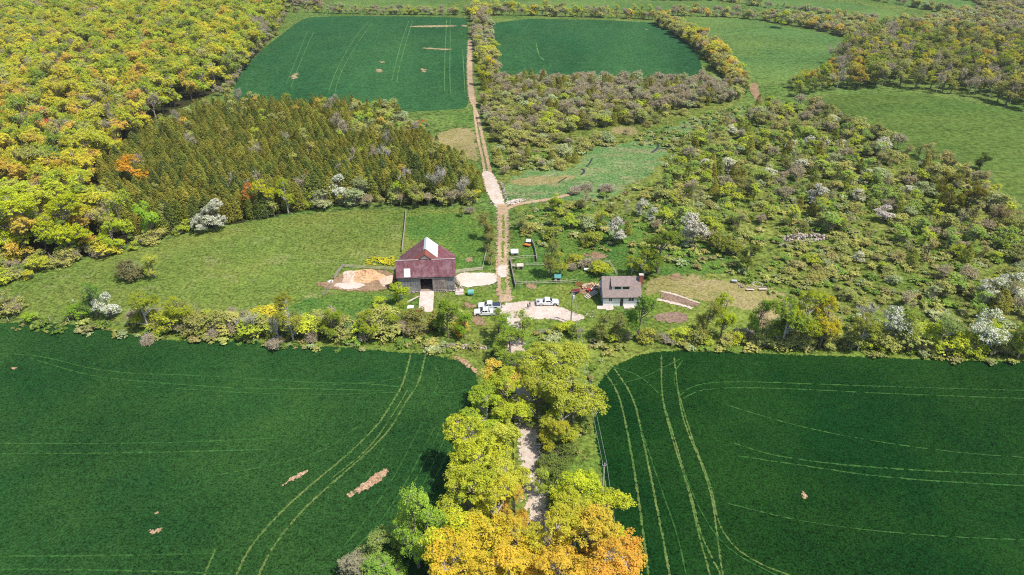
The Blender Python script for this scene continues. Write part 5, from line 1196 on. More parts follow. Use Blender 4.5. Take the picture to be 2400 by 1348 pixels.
# wooden stairs beside it
p = G(1388, 693); q = empty('wooden_stairs', p, R(32), 'short run of slatted wooden steps left of the white farmhouse', 'stairs')
b = MB()
for i in range(7): b.box(-2.2 + i * .52, -2.2 + i * .52 + .34, -.9, .9, .12 + i * .13, .19 + i * .13)
b.build('step_board', m_woodp, q)
b = MB()
for y_ in (-.8, .7): b.slab([(-2.3, y_, .10), (1.5, y_, 1.05), (1.5, y_ + .1, 1.05), (-2.3, y_ + .1, .10)], .12)
b.box(1.15, 1.3, -.8, .8, 0, .9); b.build('stringer', m_wood, q)

# ---- pickups
def wheel(parent, x, y, r=.4):
    b = MB(); b.cyl((x, y - .14, r), (x, y + .14, r), r, n=20); w_ = b.build('wheel', m_black, parent, bevel=.03)
    b = MB(); b.cyl((x, y - .155, r), (x, y + .155, r), r * .62, n=16); b.build('rim', m_chrome, w_)
def pickup(px, py, rz, label, cab=(1.2, 3.05), cover=False, four=True, bedc=m_greyp):
    x, y, _z = G(px, py); t = empty('pickup_truck', (x, y, 0), rz, label, 'pickup truck', 'white pickups parked on the gravel yard')
    L = 5.75; hw = .96
    # body profile along x (front at +x), centred
    x0 = -L / 2; c0, c1 = x0 + 2.0, x0 + 4.05      # cab from c0 to c1
    def arch(cx): return [(cx - .52, .42), (cx - .42, .78), (cx - .2, .93), (cx + .2, .93), (cx + .42, .78), (cx + .52, .42)]
    rw, fw = x0 + 1.25, x0 + 4.78
    prof = [(x0, .5), (x0 + .1, .42)] + arch(rw) + arch(fw) + [(x0 + L - .1, .42), (x0 + L, .55), (x0 + L - .03, .98), (x0 + L - .25, 1.12), (c1 + .25, 1.2), (c0, 1.2), (c0, .62), (x0 + .08, .62), (x0, .62)]
    b = MB(); b.prism(prof, -hw, hw, 'y'); 
    b.box(x0, c0, -hw, -hw + .1, .62, 1.22); b.box(x0, c0, hw - .1, hw, .62, 1.22); b.box(x0, x0 + .08, -hw + .1, hw - .1, .62, 1.2)
    b.build('body', m_wpaint, t, bevel=.03)
    # cab
    b = MB(); xr0, xr1 = c0 + .12, c1 - .62
    b.prism([(c0 + .02, 1.18), (c1 + .12, 1.18), (xr1 + .02, 1.80), (xr1 - .1, 1.84), (xr0 + .15, 1.86), (xr0, 1.80)], -hw + .1, hw - .1, 'y'); cb = b.build('cab', m_wpaint, t, bevel=.05)
    b = MB()
    for s_ in (-1, 1):
        yy = s_ * (hw - .095)
        if four: spans = [(c0 + .3, c0 + 1.0), (c0 + 1.08, c1 - .55)]
        else: spans = [(c0 + .45, c1 - .55)]
        for a_, e_ in spans:
            last = e_ == c1 - .55
            b.prism([(a_, 1.27), (e_ + (.42 if last else 0), 1.27), (e_, 1.70), (a_ + .05, 1.70)], yy - .012, yy + .012, 'y')
    b.slab([(c1 + .02, -hw + .22, 1.25), (c1 + .02, hw - .22, 1.25), (xr1 + .06, hw - .26, 1.79), (xr1 + .06, -hw + .26, 1.79)], .02)
    for v in b.bm.verts: pass
    g_ = b.build('cab_glass', m_glass, cb)
    # windscreen stands a little proud of the raked cab front
    b = MB(); q = [(c1 + .10, 1.235), (xr1 + .055, 1.77)]
    b.slab([(q[0][0], -hw + .2, q[0][1]), (q[0][0], hw - .2, q[0][1]), (q[1][0], hw - .25, q[1][1]), (q[1][0], -hw + .25, q[1][1])], .015); b.build('windscreen', m_glass, cb)
    b = MB(); b.box(c0 - .03, c0 + .06, -hw + .25, hw - .25, 1.3, 1.68); b.build('rear_window', m_glass, cb)
    b = MB(); b.box(x0 + .09, c0 - .02, -hw + .11, hw - .11, .625, .66); b.build('bed_floor', m_greyp, t)
    if cover:
        b = MB(); b.box(x0 + .03, c0 - .03, -hw + .04, hw - .04, 1.225, 1.27); b.build('bed_cover', simple_mat('navy_cover', (0.035, 0.05, 0.085), 0.5), t)
    for s_ in (-1, 1):
        wheel(t, rw, s_ * (hw - .15)); wheel(t, fw, s_ * (hw - .15))
        b = MB(); b.box(x0 + L - .12, x0 + L + .01, s_ * .72 - .18, s_ * .72 + .18, .82, 1.0); b.build('headlight', m_chrome, t)
        b = MB(); b.box(x0 - .012, x0 + .06, s_ * .84 - .09, s_ * .84 + .09, .75, 1.1); b.build('taillight', m_red, t)
        b = MB(); b.box(c1 - .32, c1 - .12, s_ * (hw + .02) - .1, s_ * (hw + .02) + .1, 1.22, 1.42); b.build('mirror', m_greyp, t)
    b = MB(); b.box(x0 + L - .02, x0 + L + .07, -.9, .9, .42, .6); b.box(x0 - .12, x0 - .005, -.88, .88, .46, .6); b.build('bumper', m_chrome, t)
    b = MB(); b.box(x0 + L - .03, x0 + L + .02, -.5, .5, .64, .92); b.build('grille', m_greyp, t)
    return t
pickup(1147, 722.5, R(180), 'white crew-cab pickup with navy bed cover, farther of the two parked side by side', cover=True)
pickup(1137.5, 737.5, R(181), 'white pickup with open empty bed, nearer of the two parked side by side', four=True)
pickup(1283, 714, R(1), 'white pickup parked alone beside the two standing people', four=False)

# ---- people
def person(px, py, rz, label, jacket, legs, step=0.0):
    x, y, _z = G(px, py); root = empty('person', (x, y, 0), rz, label, 'person')
    def skin(name, verts, edges, rad, mat, sub=1):
        me = bpy.data.meshes.new(name); me.from_pydata(verts, edges, []); o = link(name, me, root, [mat])
        md = o.modifiers.new('skin', 'SKIN'); 
        for i, r_ in enumerate(rad): me.skin_vertices[0].data[i].radius = (r_, r_ * .85)
        me.skin_vertices[0].data[0].use_root = True
        o.modifiers.new('sub', 'SUBSURF').levels = sub; o.modifiers['sub'].render_levels = sub
        return o
    def mk(name, spec, mat, sub=1):
        V = [s_[0] for s_ in spec]; E_ = [(s_[1], i) for i, s_ in enumerate(spec) if s_[1] is not None]; rd = [s_[2] for s_ in spec]
        me = bpy.data.meshes.new(name); o = link(name, me, root, [mat])
        me.from_pydata(V, E_, []); o.modifiers.new('skin', 'SKIN')
        if not me.skin_vertices: 
            bm = bmesh.new(); bm.from_mesh(me); bm.verts.layers.skin.verify(); bm.to_mesh(me); bm.free()
        for i, r_ in enumerate(rd): me.skin_vertices[0].data[i].radius = (r_, r_ * .85)
        me.skin_vertices[0].data[0].use_root = True
        s2 = o.modifiers.new('sub', 'SUBSURF'); s2.levels = sub; s2.render_levels = sub
        return o
    skinm = simple_mat('skin', (0.45, 0.26, 0.18), 0.6); f = step
    body = [((0, 0, .95), None, .11), ((0, 0, 1.15), 0, .12), ((0, 0, 1.38), 1, .13), ((0, 0, 1.48), 2, .06), ((0, .01, 1.56), 3, .055), ((0, .015, 1.64), 4, .085), ((0, .01, 1.73), 5, .075),
            ((.09, 0, .88), 0, .085), ((.11, f, .50), 7, .06), ((.12, f * .4, .10), 8, .04), ((.13, f * .4 + .14, .04), 9, .035),
            ((-.09, 0, .88), 0, .085), ((-.11, -f, .50), 11, .06), ((-.12, -f * 1.4, .10), 12, .04), ((-.13, -f * 1.4 + .14, .04), 13, .035),
            ((.19, 0, 1.40), 2, .055), ((.24, .02, 1.14), 15, .042), ((.22, .14, .92), 16, .03), ((.22, .17, .84), 17, .03),
            ((-.19, 0, 1.40), 2, .055), ((-.24, .02, 1.14), 19, .042), ((-.20, .16, .95), 20, .03), ((-.20, .19, .87), 21, .03)]
    for hand, sx in ((18, 1), (22, -1)):
        hx, hy, hz = body[hand][0]
        for k_ in range(4): body.append(((hx + (k_ - 1.5) * .016, hy + .035, hz - .06 - .006 * (k_ in (1, 2))), hand, .008))
        body.append(((hx - sx * .035, hy + .03, hz - .02), hand, .009))
    body.append(((0, .105, 1.635), 5, .012))          # nose
    mk('body', body, skinm)
    mk('jacket', [((0, 0, .93), None, .16), ((0, 0, 1.15), 0, .155), ((0, 0, 1.40), 1, .15), ((0, 0, 1.47), 2, .08), ((.2, 0, 1.40), 2, .085), ((.25, .02, 1.13), 4, .065), ((.225, .13, .95), 5, .05),
                  ((-.2, 0, 1.40), 2, .085), ((-.25, .02, 1.13), 7, .065), ((-.205, .15, .98), 8, .05)], jacket)
    mk('trousers', [((0, 0, .97), None, .15), ((.09, 0, .86), 0, .11), ((.11, f, .50), 1, .085), ((.12, f * .4, .12), 2, .07), ((-.09, 0, .86), 0, .11), ((-.11, -f, .50), 4, .085), ((-.12, -f * 1.4, .12), 5, .07)], legs)
    mk('hair', [((0, -.02, 1.72), None, .085), ((0, -.045, 1.66), 0, .075)], simple_mat('dark_hair', (0.03, 0.022, 0.018), 0.8))
    b = MB(); b.box(-.045, -.025, .088, .1, 1.65, 1.662); b.box(.025, .045, .088, .1, 1.65, 1.662); b.box(-.025, .025, .088, .1, 1.59, 1.6); b.build('face', m_dark, root)
    b = MB()
    for s_ in (-1, 1): b.box(s_ * .125 - .05, s_ * .125 + .05, (f * .4 if s_ > 0 else -f * 1.4) - .08, (f * .4 if s_ > 0 else -f * 1.4) + .19, 0, .08)
    b.build('shoes', m_black, root, bevel=.02)
m_jk = simple_mat('black_jacket', (0.025, 0.024, 0.028), 0.85); m_jk2 = simple_mat('charcoal_coat', (0.05, 0.035, 0.04), 0.85); m_tr = simple_mat('dark_jeans', (0.03, 0.035, 0.05), 0.9)
person(1237, 724, R(-60), 'person in dark coat on the gravel, the nearer of two standing together', m_jk2, m_tr, .10)
person(1242, 719.5, R(110), 'person in black jacket on the gravel, the farther of two standing together', m_jk, m_tr, .04)

# ---- utility poles and wires
def pole(px, py, h, label, lamp=False):
    x, y, _z = G(px, py); o = empty('utility_pole', (x, y, 0), 0, label, 'utility pole')
    b = MB(); b.cyl((0, 0, -.2), (0, 0, h), .17, .11, 10); b.build('post', m_woodp if not lamp else m_wood, o)
    b = MB(); b.cyl((0, 0, h), (0, 0, h + .25), .05, .04, 8); b.cyl((-.35, 0, h - .5), (.35, 0, h - .5), .03, n=6); b.cyl((.35, 0, h - .5), (.35, 0, h - .3), .05, n=8); b.cyl((-.35, 0, h - .5), (-.35, 0, h - .3), .05, n=8); b.build('insulator', m_galv, o)
    if lamp:
        b = MB(); b.cyl((.32, -.05, h - 1.9), (.32, -.05, h - 1.0), .2, .2, 12); b.build('transformer', m_whitef, o)
        b = MB(); b.cyl((0, 0, h - .3), (-.1, -.9, h - .1), .03, n=6); b.cyl((-.1, -.9, h - .2), (-.1, -1.0, h - .05), .12, .05, 10); b.build('lamp_arm', m_galv, o)
    return Vector((x, y, h))
A1 = pole(1338, 756, 8.9, 'grey utility pole with transformer beside the gravel yard', True)
A2 = pole(1409, 1172, 9.0, 'pale utility pole standing at the right wheat field edge')
A3 = pole(1478, 1700, 9.0, 'pale utility pole nearest the camera by the lane')
def wire(a, b_, sag, dx, label):
    P = [a.lerp(b_, t / 24) + Vector((dx, 0, .1 - sag * 4 * (t / 24) * (1 - t / 24))) for t in range(25)]
    g_ = Geo(); g_.tube(np.array([tuple(p) for p in P]), np.full(25, .022), 0, 4)
    me = np_mesh('power_cable', np.concatenate(g_.V), np.concatenate(g_.Q)); o = link('power_cable', me, None, [m_galv]); tag(o, label, 'cable', 'cables between the utility poles')
for dx, nm in ((-.35, 'left'), (.35, 'right')):
    wire(A1, A2, 1.1, dx, nm + ' strand of the cable from the yard pole to the field pole')
    wire(A2, A3, .8, dx, nm + ' strand of the cable from the field pole toward the camera')
wire(A1, Vector((HX + .3, HY + 2.0, 5.0)), .25, 0, 'service cable from the yard pole to the farmhouse')

# ---- fences
def fence(name, pts, label, h=1.15, rails=3, step=2.6, post=.07, rail=.05, mat=m_wood, group='fences around the farmyard', world=False):
    P = resample(np.array(pts, float) if world else gp(pts), step); rt = empty(name, (P[0][0], P[0][1], 0), 0, label, 'fence', group)
    rg = random.Random(len(pts) * 7 + int(P[0][0]))
    L = P - P[0]; g_ = MB()
    for i in range(len(L)):
        b = MB(); b.cyl((L[i][0], L[i][1], -.1), (L[i][0] + rg.uniform(-.05, .05), L[i][1], h + rg.uniform(0, .15)), post, post * .85, 6); b.build('post', mat, rt)
        if i < len(L) - 1:
            for r_ in range(rails):
                z = h * (r_ + .75) / (rails + .1)
                g_.cyl((L[i][0], L[i][1] - .06, z + rg.uniform(-.06, .06)), (L[i + 1][0], L[i + 1][1] - .06, z + rg.uniform(-.06, .06)), rail, n=5)
    g_.build('rails', mat, rt)
fence('rail_fence', [(952, 497), (948, 540), (942, 592)], 'grey rail fence running up the pasture behind the barn', rails=4, rail=.09, mat=m_wood)
fence('rail_fence', [(926, 634), (860, 630), (804, 627)], 'pale rail fence along the back of the manure yard', mat=m_woodp)
fence('rail_fence', [(803, 627), (793, 640), (783, 656)], 'grey rail fence closing the left end of the manure yard', rails=4, rail=.08)
fence('rail_fence', [(778, 663), (770, 678), (758, 697)], 'weathered rail fence below the white tub')
fence('rail_fence', [(1066, 641), (1096, 637), (1131, 633)], 'pale rail fence from the barn to the drive pasture', rails=4, rail=.07, mat=m_woodp)
fence('rail_fence', [(1131, 632), (1137, 604), (1147, 566)], 'grey rail fence along the left of the drive', rails=3)
fence('rail_fence', [(1196, 612), (1200, 640), (1208, 674)], 'thick weathered rail fence right of the drive', rails=5, rail=.11, post=.12)
fence('rail_fence', [(1197, 610), (1225, 606), (1258, 605)], 'thin rail fence above the hutches', rails=2, mat=m_woodp)
fence('rail_fence', [(1230, 624), (1276, 623)], 'thin rail fence beside the lower hutch', rails=2, mat=m_woodp)
fence('rail_fence', [(1246, 568), (1254, 586), (1258, 614)], 'old log fence right of the upper hutch', rails=4, rail=.1)
fence('rail_fence', [(1210, 667), (1280, 666), (1350, 663)], 'pale wire-and-rail fence in front of the orchard', rails=2, mat=m_woodp)
fence('rail_fence', [(1336, 631), (1345, 622), (1428, 618)], 'pale rail fence at the back of the pen', rails=3, mat=m_woodp)
fence('rail_fence', [(1428, 618), (1436, 630), (1446, 646)], 'pale rail fence from the pen to the farmhouse', rails=2, mat=m_woodp)
fence('rail_fence', [(1262, 781), (1304, 780)], 'short grey rail fence below the gravel yard', rails=4, rail=.08)
fence('post_fence', [(20, 752), (118, 752), (180, 756), (234, 760), (300, 764)], 'line of short posts along the left wheat field', rails=0, step=4.6, mat=m_woodp, post=.10, group=None)
# ---- small things of the yard
def at(px, py, rz=0): return dict(loc=G(px, py), rz=rz)
def place(o, px, py, rz=0.0): o.location = G(px, py); o.rotation_euler = (0, 0, rz); return o
b = MB(); b.cyl((-.85, 0, .78), (.85, 0, .78), .78, n=28); o = b.build('wrapped_bale', m_teal, None, bevel=.14, smooth=False); tag(place(o, 1103, 691, R(6)), 'teal plastic-wrapped round bale on the grass right of the barn', 'bale')
def hutch(px, py, rz, label, wx=2.0, wy=1.5, h=1.2, roof=m_whitef, wall=m_wood, group=None):
    o = empty('animal_hutch', G(px, py), rz, label, 'hutch', group)
    b = MB(); b.box(-wx / 2 + .1, wx / 2 - .1, -wy / 2 + .1, wy / 2 - .1, .15, h); b.build('box', wall, o)
    b = MB(); b.slab([(-wx / 2, -wy / 2, h - .02), (wx / 2, -wy / 2, h - .02), (wx / 2, wy / 2, h + .35), (-wx / 2, wy / 2, h + .35)], .08); b.build('roof', roof, o)
    b = MB(); b.box(-wx * .1, wx * .32, -wy / 2 + .07, -wy / 2 + .098, .3, h - .25); b.build('opening', m_dark, o)  # near-black plate on the closed box, painting the shade of an opening
    for sx in (-1, 1):
        for sy in (-1, 1):
            b = MB(); b.box(sx * (wx / 2 - .2) - .05, sx * (wx / 2 - .2) + .05, sy * (wy / 2 - .2) - .05, sy * (wy / 2 - .2) + .05, 0, .15); b.build('leg', m_wood, o)
hutch(1206, 596, R(2), 'white-roofed hutch on the grass beside the drive', 2.2, 2.0, .9)
hutch(1238, 571, R(-6), 'small white-roofed hutch above the orange cart', 1.4, 1.2, .9)
hutch(1219, 630, R(3), 'low grey hutch with dark opening inside the rail fence', 1.9, 1.2, 1.1, m_woodp)
hutch(1202, 628, R(0), 'small wooden hutch left of the low grey one', 1.1, 1.0, .8, m_wood)
hutch(1307, 658, R(-4), 'little shed with teal roof under the vine-clad tree', 1.9, 1.6, 1.3, simple_mat('teal_roof', (0.10, 0.30, 0.30), 0.5), m_woodp)
o = empty('garden_cart', G(1236, 578), R(-25), 'orange garden cart on the grass below the small hutch', 'cart')
b = MB(); b.prism([(-.8, .3), (.8, .3), (1.0, .75), (-1.0, .75)], -.5, .5, 'y'); b.build('tub', m_orange, o, bevel=.05)
for sx in (-1, 1):
    b = MB(); b.cyl((sx * .5, -.6, .28), (sx * .5, -.5, .28), .28, n=14); b.cyl((sx * .5, .5, .28), (sx * .5, .6, .28), .28, n=14); b.build('wheel', m_black, o)
b = MB(); b.cyl((.9, 0, .5), (1.9, 0, .9), .03, n=6); b.build('handle', m_greyp, o)
o = empty('farm_cart', G(1349, 687), R(20), 'dark red two-wheeled cart lying left of the firewood', 'cart')
b = MB(); b.prism([(-.9, .35), (.9, .35), (1.1, .95), (-1.1, .95)], -.6, .6, 'y'); b.build('tub', m_dred, o, bevel=.05)
for sy in (-1, 1): b = MB(); b.cyl((-.2, sy * .66, .4), (-.2, sy * .76, .4), .4, n=16); b.build('wheel', m_black, o)
b = MB(); b.cyl((1.0, .4, .8), (2.2, .3, .9), .035, n=6); b.cyl((1.0, -.4, .8), (2.2, -.3, .9), .035, n=6); b.build('handle', m_dred, o)
o = empty('ride_on_mower', G(1383, 683), R(195), 'red and white ride-on mower parked by the firewood', 'mower')
b = MB(); b.prism([(-.9, .35), (1.0, .35), (1.0, .8), (.85, .95), (.1, .98), (0, .6), (-.9, .62)], -.4, .4, 'y'); b.build('hood', m_red, o, bevel=.05)
b = MB(); b.box(-.65, -.15, -.25, .25, .62, .75); b.box(-.75, -.62, -.25, .25, .7, 1.15); b.build('seat', m_whitef, o, bevel=.04)
b = MB(); b.cyl((.05, 0, .9), (-.15, 0, 1.15), .03, n=6); b.cyl((-.15, 0, 1.13), (-.17, 0, 1.16), .18, n=14); b.build('steering_wheel', m_greyp, o)
b = MB(); b.box(-.5, .5, -.6, .6, .12, .3); b.build('cutting_deck', m_orange, o, bevel=.04)
for x_, r_ in ((-.6, .32), (.75, .24)):
    for sy in (-1, 1): b = MB(); b.cyl((x_, sy * .42, r_), (x_, sy * .6, r_), r_, n=16); b.build('wheel', m_black, o)
# firewood
b = MB(); rg = random.Random(8)
for i in range(330):
    u = rg.uniform(-2.4, 2.4); z = rg.random() ** 1.3 * (1.5 - abs(u) * .3); v = rg.uniform(-.9, .9) * (1 - z * .35)
    c_ = Vector((u, v, .08 + z)); d = Vector((rg.uniform(-1, 1), rg.uniform(-1, 1), rg.uniform(-.3, .3))).normalized() * .2
    b.cyl(c_ - d, c_ + d, rg.uniform(.07, .12), n=6, mi=rg.randrange(2))
o = b.build('firewood_pile', [simple_mat('split_wood', (0.62, 0.38, 0.22), 0.9), simple_mat('split_wood_pale', (0.72, 0.56, 0.42), 0.9)]); tag(place(o, 1385, 675, R(2)), 'tumbled pile of split firewood left of the farmhouse', 'firewood')
o = empty('wooden_screen', G(1357, 671), R(0), 'orange-brown wooden board screen beside the firewood', 'screen')
b = MB(); 
for i in range(10): b.box(-1.0 + i * .2, -1.0 + i * .2 + .17, -.03, .03, .1, 1.35 + .04 * (i % 3))
b.build('boards', m_wooda, o)
b = MB(); b.box(-1.05, 1.05, .035, .09, .4, .5); b.box(-1.05, 1.05, .035, .09, 1.0, 1.1); b.box(-.9, -.8, .09, .19, 0, 1.2); b.box(.8, .9, .09, .19, 0, 1.2); b.build('frame', m_wood, o)
# heaps
def heap(name, cpx, rx, ry, h, label, cat, mats, seed=1, rot=0, n=26):
    rg = np.random.default_rng(seed); x, y, _z = G(*cpx)
    V = []; Q = []; K = 36
    ph = rg.random(6) * 6.28
    for i in range(n + 1):
        for j in range(K):
            a = 2 * math.pi * j / K; t = i / n; edge = 1 + .12 * math.sin(3 * a + ph[0]) + .08 * math.sin(5 * a + ph[1])
            z = h * (1 - t ** 1.6) * (1 + .18 * math.sin(4 * a + 5 * t + ph[2])) + (rg.normal() * .07 * h * (t < .97)); V.append((rx * t * edge * math.cos(a), ry * t * edge * math.sin(a), max(z, -.05) if t < 1 else -.08))
    for i in range(n):
        for j in range(K): Q.append((i * K + j, (i + 1) * K + j, (i + 1) * K + (j + 1) % K, i * K + (j + 1) % K))
    me = np_mesh(name, V, Q); o = link(name, me, None, mats); o.location = (x, y, 0); o.rotation_euler = (0, 0, rot); return tag(o, label, cat)
m_straw = simple_mat('old_straw', (0.62, 0.40, 0.22), 0.95, col2=(0.44, 0.28, 0.16), scale=2.5, bump=0.8)
m_strawp = simple_mat('pale_straw', (0.66, 0.50, 0.38), 0.95, col2=(0.46, 0.33, 0.25), scale=2.5, bump=0.8)
heap('straw_heap', (858, 649), 4.8, 3.8, 1.7, 'large orange-tan heap of old straw in the manure yard', 'straw heap', [m_straw], 2)
heap('straw_heap', (826, 650), 3.2, 4.2, .9, 'low pale straw heap at the left of the orange-tan one', 'straw heap', [m_strawp], 3)
heap('straw_heap', (905, 658), 2.2, 3.4, .5, 'low brown straw heap against the barn wall side', 'straw heap', [m_strawp], 4)
o = heap('white_tub', (775, 661), .85, .7, .6, 'white covered tub at the left of the manure yard', 'tub', [m_whitef], 5, n=8)
def rocks(name, poly, n, r0, r1, label, cat, mats, seed=1, h=.0):
    rg = random.Random(seed); P = gp(poly); lo, hi = P.min(0), P.max(0); c_ = P.mean(0); b = MB(); k = 0
    while k < n:
        p_ = np.array([[rg.uniform(lo[0], hi[0]), rg.uniform(lo[1], hi[1])]])
        if inside(p_, P)[0]:
            e = float(sdist(p_, P)[0]); b.rock((p_[0][0] - c_[0], p_[0][1] - c_[1], .1 + rg.random() * min(h, e * .9)), rg.uniform(r0, r1), rg, rg.randrange(len(mats))); k += 1
    o = b.build(name, mats); o.location = (c_[0], c_[1], 0); return tag(o, label, cat)
rocks('stone_heap', [(1835, 556), (1870, 550), (1935, 552), (1940, 562), (1880, 568), (1836, 566)], 170, .25, .55, 'long heap of pinkish field stones in the right scrub', 'stone heap', [m_stonep, m_stone, m_conc], 11, 1.2)
rocks('stone_bank', [(1172, 428), (1180, 432), (1190, 470), (1184, 470)], 90, .2, .45, 'row of grey stones lining the pale gravel track', 'stones', [m_stone, m_stonep], 12, .4)
rocks('stone_bank', [(1186, 477), (1240, 464), (1238, 470), (1196, 482)], 60, .2, .4, 'row of pale stones beside the branch track', 'stones', [m_conc, m_stone], 13, .4)
rocks('stone_bank', [(1030, 812), (1080, 808), (1140, 812), (1140, 819), (1070, 818)], 190, .15, .35, 'low line of field stones below the hedge gap', 'stones', [m_stone, m_conc], 14, .3)
rocks('stone_heap', [(1340, 440), (1380, 436), (1392, 444), (1350, 450)], 70, .25, .5, 'pinkish rubble among the brush at the wet meadow', 'stone heap', [m_stonep, m_conc], 15, .8)
rocks('stone_heap', [(1062, 672), (1076, 668), (1086, 676), (1078, 688), (1062, 688)], 40, .2, .45, 'rubble at the right front corner of the barn', 'stone heap', [m_stonep, m_conc], 16, .5)
rocks('rock_pile', [(1730, 668), (1742, 668), (1744, 676), (1732, 676)], 24, .15, .35, 'little stone pile between the grey bench and fire pit', 'stone pile', [m_stone, m_stonep], 17, .6)
rocks('yard_stones', [(1375, 728), (1400, 730), (1395, 745), (1372, 742)], 26, .08, .2, 'scattered small stones at the right end of the gravel yard', 'stones', [m_conc, m_stone], 18, .1)
rocks('yard_stones', [(1100, 470), (1200, 478), (1150, 484)], 20, .1, .25, 'scattered stones at the track fork', 'stones', [m_conc], 19, .1)
# fire pit ring
x, y, _z = G(1775, 668); b = MB(); rg = random.Random(4)
for i in range(16): a_ = i * .3927; b.rock((1.3 * math.cos(a_), 1.3 * math.sin(a_), .14), .26, rg)
o = b.build('fire_pit', m_conc); o.location = (x, y, 0); tag(o, 'round ring of stones forming a fire pit', 'fire pit')
def log_bench(px, py, rz, label, L=2.6):
    o = empty('log_bench', G(px, py), rz, label, 'bench', 'benches by the fire pit')
    b = MB(); b.box(-L / 2, L / 2, -.3, .3, .42, .54); b.build('seat', m_woodp, o, bevel=.02)
    b = MB(); b.box(-L / 2, L / 2, .32, .42, .5, .9); b.build('backrest', m_wood, o)
    for s_ in (-1, 1): b = MB(); b.box(s_ * (L / 2 - .3) - .12, s_ * (L / 2 - .3) + .12, -.25, .3, 0, .415); b.build('leg', m_wood, o)
log_bench(1757, 682, R(-3), 'left grey bench below the fire pit', 2.0); log_bench(1787, 681, R(2), 'right pale bench below the fire pit', 2.2)
o = empty('garden_table', G(1720, 663), R(-15), 'grey box-like table on the upper edge of the lawn', 'table')
b = MB(); b.box(-.7, .7, -.5, .5, .7, .78); b.build('tabletop', simple_mat('grey_plastic', (0.42, 0.42, 0.46), 0.6), o)
for sx in (-1, 1):
    for sy in (-1, 1): b = MB(); b.box(sx * .6 - .05, sx * .6 + .05, sy * .4 - .05, sy * .4 + .05, 0, .695); b.build('leg', m_wood, o)
b = MB(); b.box(-.5, .5, -.3, .3, .15, .5); b.build('shelf', m_wood, o)
# white bench by the pen
o = empty('feed_trough', G(1377, 636), R(0), 'pale feed trough inside the rail pen', 'trough')
b = MB(); b.prism([(-.3, .4), (.3, .4), (.45, .8), (-.45, .8)], -1.0, 1.0, 'x'); b.build('tub', m_whitef, o)
for s_ in (-1, 1): b = MB(); b.box(s_ * .8 - .06, s_ * .8 + .06, -.35, .35, 0, .4); b.build('leg', m_wood, o)
# planks beside the ramp
for i, (dx, dy, a_) in enumerate([(0, 0, 0), (.5, .25, .05), (1.0, .5, -.04), (.2, -.35, .09)]):
    x, y, _z = G(966, 703); b = MB(); b.box(-1.9, 1.9, -.12, .12, .05 + .09 * (i % 2), .12 + .09 * (i % 2)); o = b.build('plank', m_woodp); o.location = (x + dx * .4, y + dy, .02); o.rotation_euler = (0, R(-4), R(38) + a_)
    tag(o, ['lowest pale plank lying left of the barn ramp', 'second pale plank lying left of the barn ramp', 'uppermost pale plank lying left of the barn ramp', 'skewed pale plank nearest the tractor'][i], 'plank', 'planks left of the barn ramp')
o = empty('wooden_gate', G(1073, 668), R(-60), 'dark wooden gate leaning at the right side of the barn', 'gate')
b = MB()
for i in range(5): b.box(-1.4, 1.4, -.03, .03, .2 + i * .32, .3 + i * .32)
b.build('boards', m_wood, o); b = MB(); b.box(-1.4, -1.28, .032, .08, .1, 1.7); b.box(1.28, 1.4, .032, .08, .1, 1.7); b.build('frame', m_wood, o)
b = MB(); b.box(-1.1, 1.1, -.9, .9, 0, .5); b.box(-1.1, 1.1, -1.5, -.9, 0, .25); o = b.build('stone_steps', m_conc, None, bevel=.04); tag(place(o, 1077, 685, R(3)), 'pinkish concrete steps at the right corner of the barn', 'steps')
# ---- tractor
o = empty('tractor', G(968, 739), R(-3), 'red tractor with white canopy and front loader standing before the barn', 'tractor')
b = MB(); b.prism([(.1, .7), (1.75, .7), (1.75, 1.3), (1.6, 1.42), (.1, 1.5)], -.38, .38, 'y'); b.build('hood', m_red, o, bevel=.05)
b = MB(); b.box(-1.1, .15, -.3, .3, .55, 1.0); b.box(.1, 1.7, -.25, .25, .45, .69); b.build('chassis', m_greyp, o)
b = MB(); b.box(-.75, -.3, -.28, .28, 1.02, 1.15); b.box(-.85, -.75, -.28, .28, 1.1, 1.55); b.build('seat', m_greyp, o, bevel=.03)
b = MB(); b.box(-1.15, -.35, -.85, -.5, 1.2, 1.32); b.box(-1.15, -.35, .5, .85, 1.2, 1.32); b.build('fender', m_red, o, bevel=.03)
b = MB(); b.box(-1.25, .35, -.75, .75, 2.45, 2.53); b.build('canopy', m_whitef, o, bevel=.03)
for sx in (-1.1, .2):
    for sy in (-.62, .62): b = MB(); b.cyl((sx, sy, 1.0), (sx, sy, 2.45), .035, n=6); b.build('canopy_post', m_greyp, o)
b = MB(); b.cyl((.2, 0, 1.5), (-.05, 0, 1.75), .03, n=6); b.cyl((-.05, 0, 1.74), (-.07, 0, 1.77), .22, n=16); b.build('steering_wheel', m_greyp, o)
for x_, r_, w2 in ((-.8, .68, .34), (1.35, .45, .24)):
    for sy in (-1, 1):
        b = MB(); b.cyl((x_, sy * .5, r_), (x_, sy * (.5 + w2), r_), r_, n=22); w_ = b.build('wheel', m_black, o, bevel=.04)
        b = MB(); b.cyl((x_, sy * (.48 + w2), r_), (x_, sy * (.51 + w2), r_), r_ * .55, n=16); b.build('rim', m_red, w_)
b = MB()
for sy in (-.55, .55): b.box(.2, 2.5, sy - .05, sy + .05, .6, .75, rot=(0, R(-8), 0), at=(0, 0, .1)); b.box(.15, .3, sy - .05, sy + .05, .7, 1.5)
b.build('loader_arm', m_greyp, o)
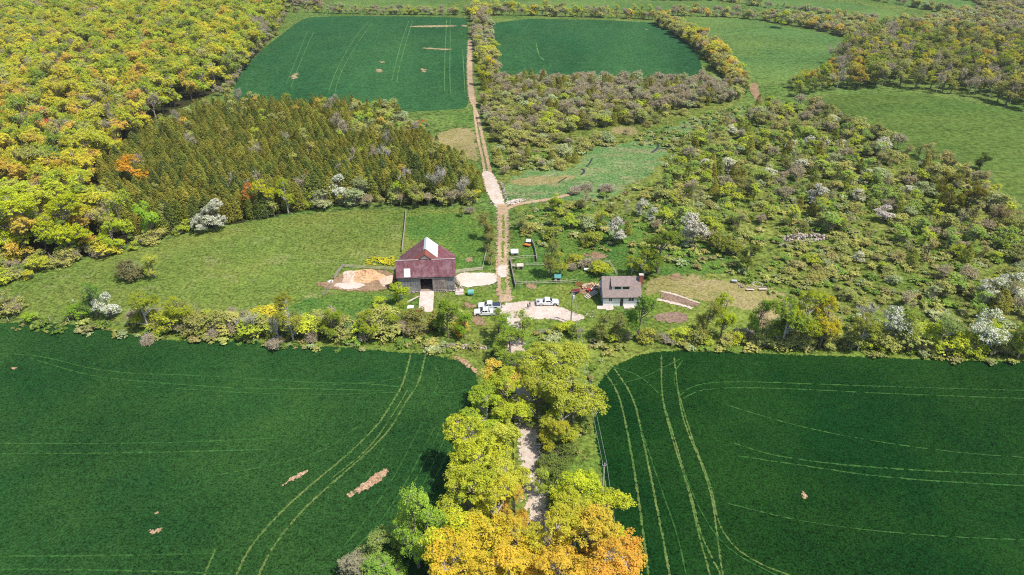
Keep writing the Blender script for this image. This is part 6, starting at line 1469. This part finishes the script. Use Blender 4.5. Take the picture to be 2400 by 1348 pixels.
b = MB(); b.prism([(2.45, .15), (3.0, .1), (2.6, .25), (2.55, .85), (2.45, .85)], -.85, .85, 'y'); b.build('bucket', m_greyp, o)
# ---- orange digger in the clearing
o = empty('excavator', G(978, 299), R(15), 'small orange digger parked among shrubs beside the cedar stand', 'excavator')
for sy in (-1, 1): b = MB(); b.box(-1.6, 1.6, sy * 1.0 - .25, sy * 1.0 + .25, 0, .7); b.build('track', m_greyp, o, bevel=.2)
b = MB(); b.box(-1.7, 1.1, -1.1, 1.1, .8, 1.6); b.build('body', m_orange, o, bevel=.1)
b = MB(); b.box(-.1, 1.1, .1, 1.0, 1.61, 2.6); b.build('cab', m_glass, o, bevel=.05); b = MB(); b.box(-.15, 1.15, .05, 1.05, 2.602, 2.7); b.build('cab_roof', m_orange, o)
b = MB(); b.prism([(.9, 1.5), (2.6, 3.4), (4.6, 3.2), (4.6, 2.9), (2.75, 3.0), (1.2, 1.3)], -.55, -.2, 'y'); b.build('boom', m_orange, o)
b = MB(); b.prism([(4.4, 3.2), (4.7, 3.15), (4.4, 1.2), (4.2, 1.2)], -.5, -.25, 'y'); b.build('stick', m_orange, o)
b = MB(); b.prism([(4.1, 1.3), (4.6, 1.3), (4.5, .6), (3.8, .4), (3.7, .7)], -.8, 0, 'y'); b.build('bucket', m_greyp, o)
# small sign on a post in the left meadow
o = empty('signpost', G(174, 712), R(0), 'small white board on a post in the left meadow', 'sign')
b = MB(); b.cyl((0, 0, 0), (0, 0, 1.1), .05, n=8); b.build('post', m_wood, o); b = MB(); b.box(-.3, .3, -.08, -.055, .8, 1.3); b.build('board', m_whitef, o)

# ---- the air between the camera and the far fields
b = MB(); b.box(-1500, 1500, -300, 1600, -3, 108)
m, nt, out = new_mat('haze_air'); pv = nt.nodes.new('ShaderNodeVolumePrincipled')
pv.inputs['Color'].default_value = (0.86, 0.90, 0.95, 1); pv.inputs['Density'].default_value = 0.00008; pv.inputs['Anisotropy'].default_value = 0.2
nt.links.new(pv.outputs[0], out.inputs['Volume'])
tag(b.build('haze', m), 'thin pale haze over the far fields', 'haze', kind='stuff')
cy.volume_bounces = 0
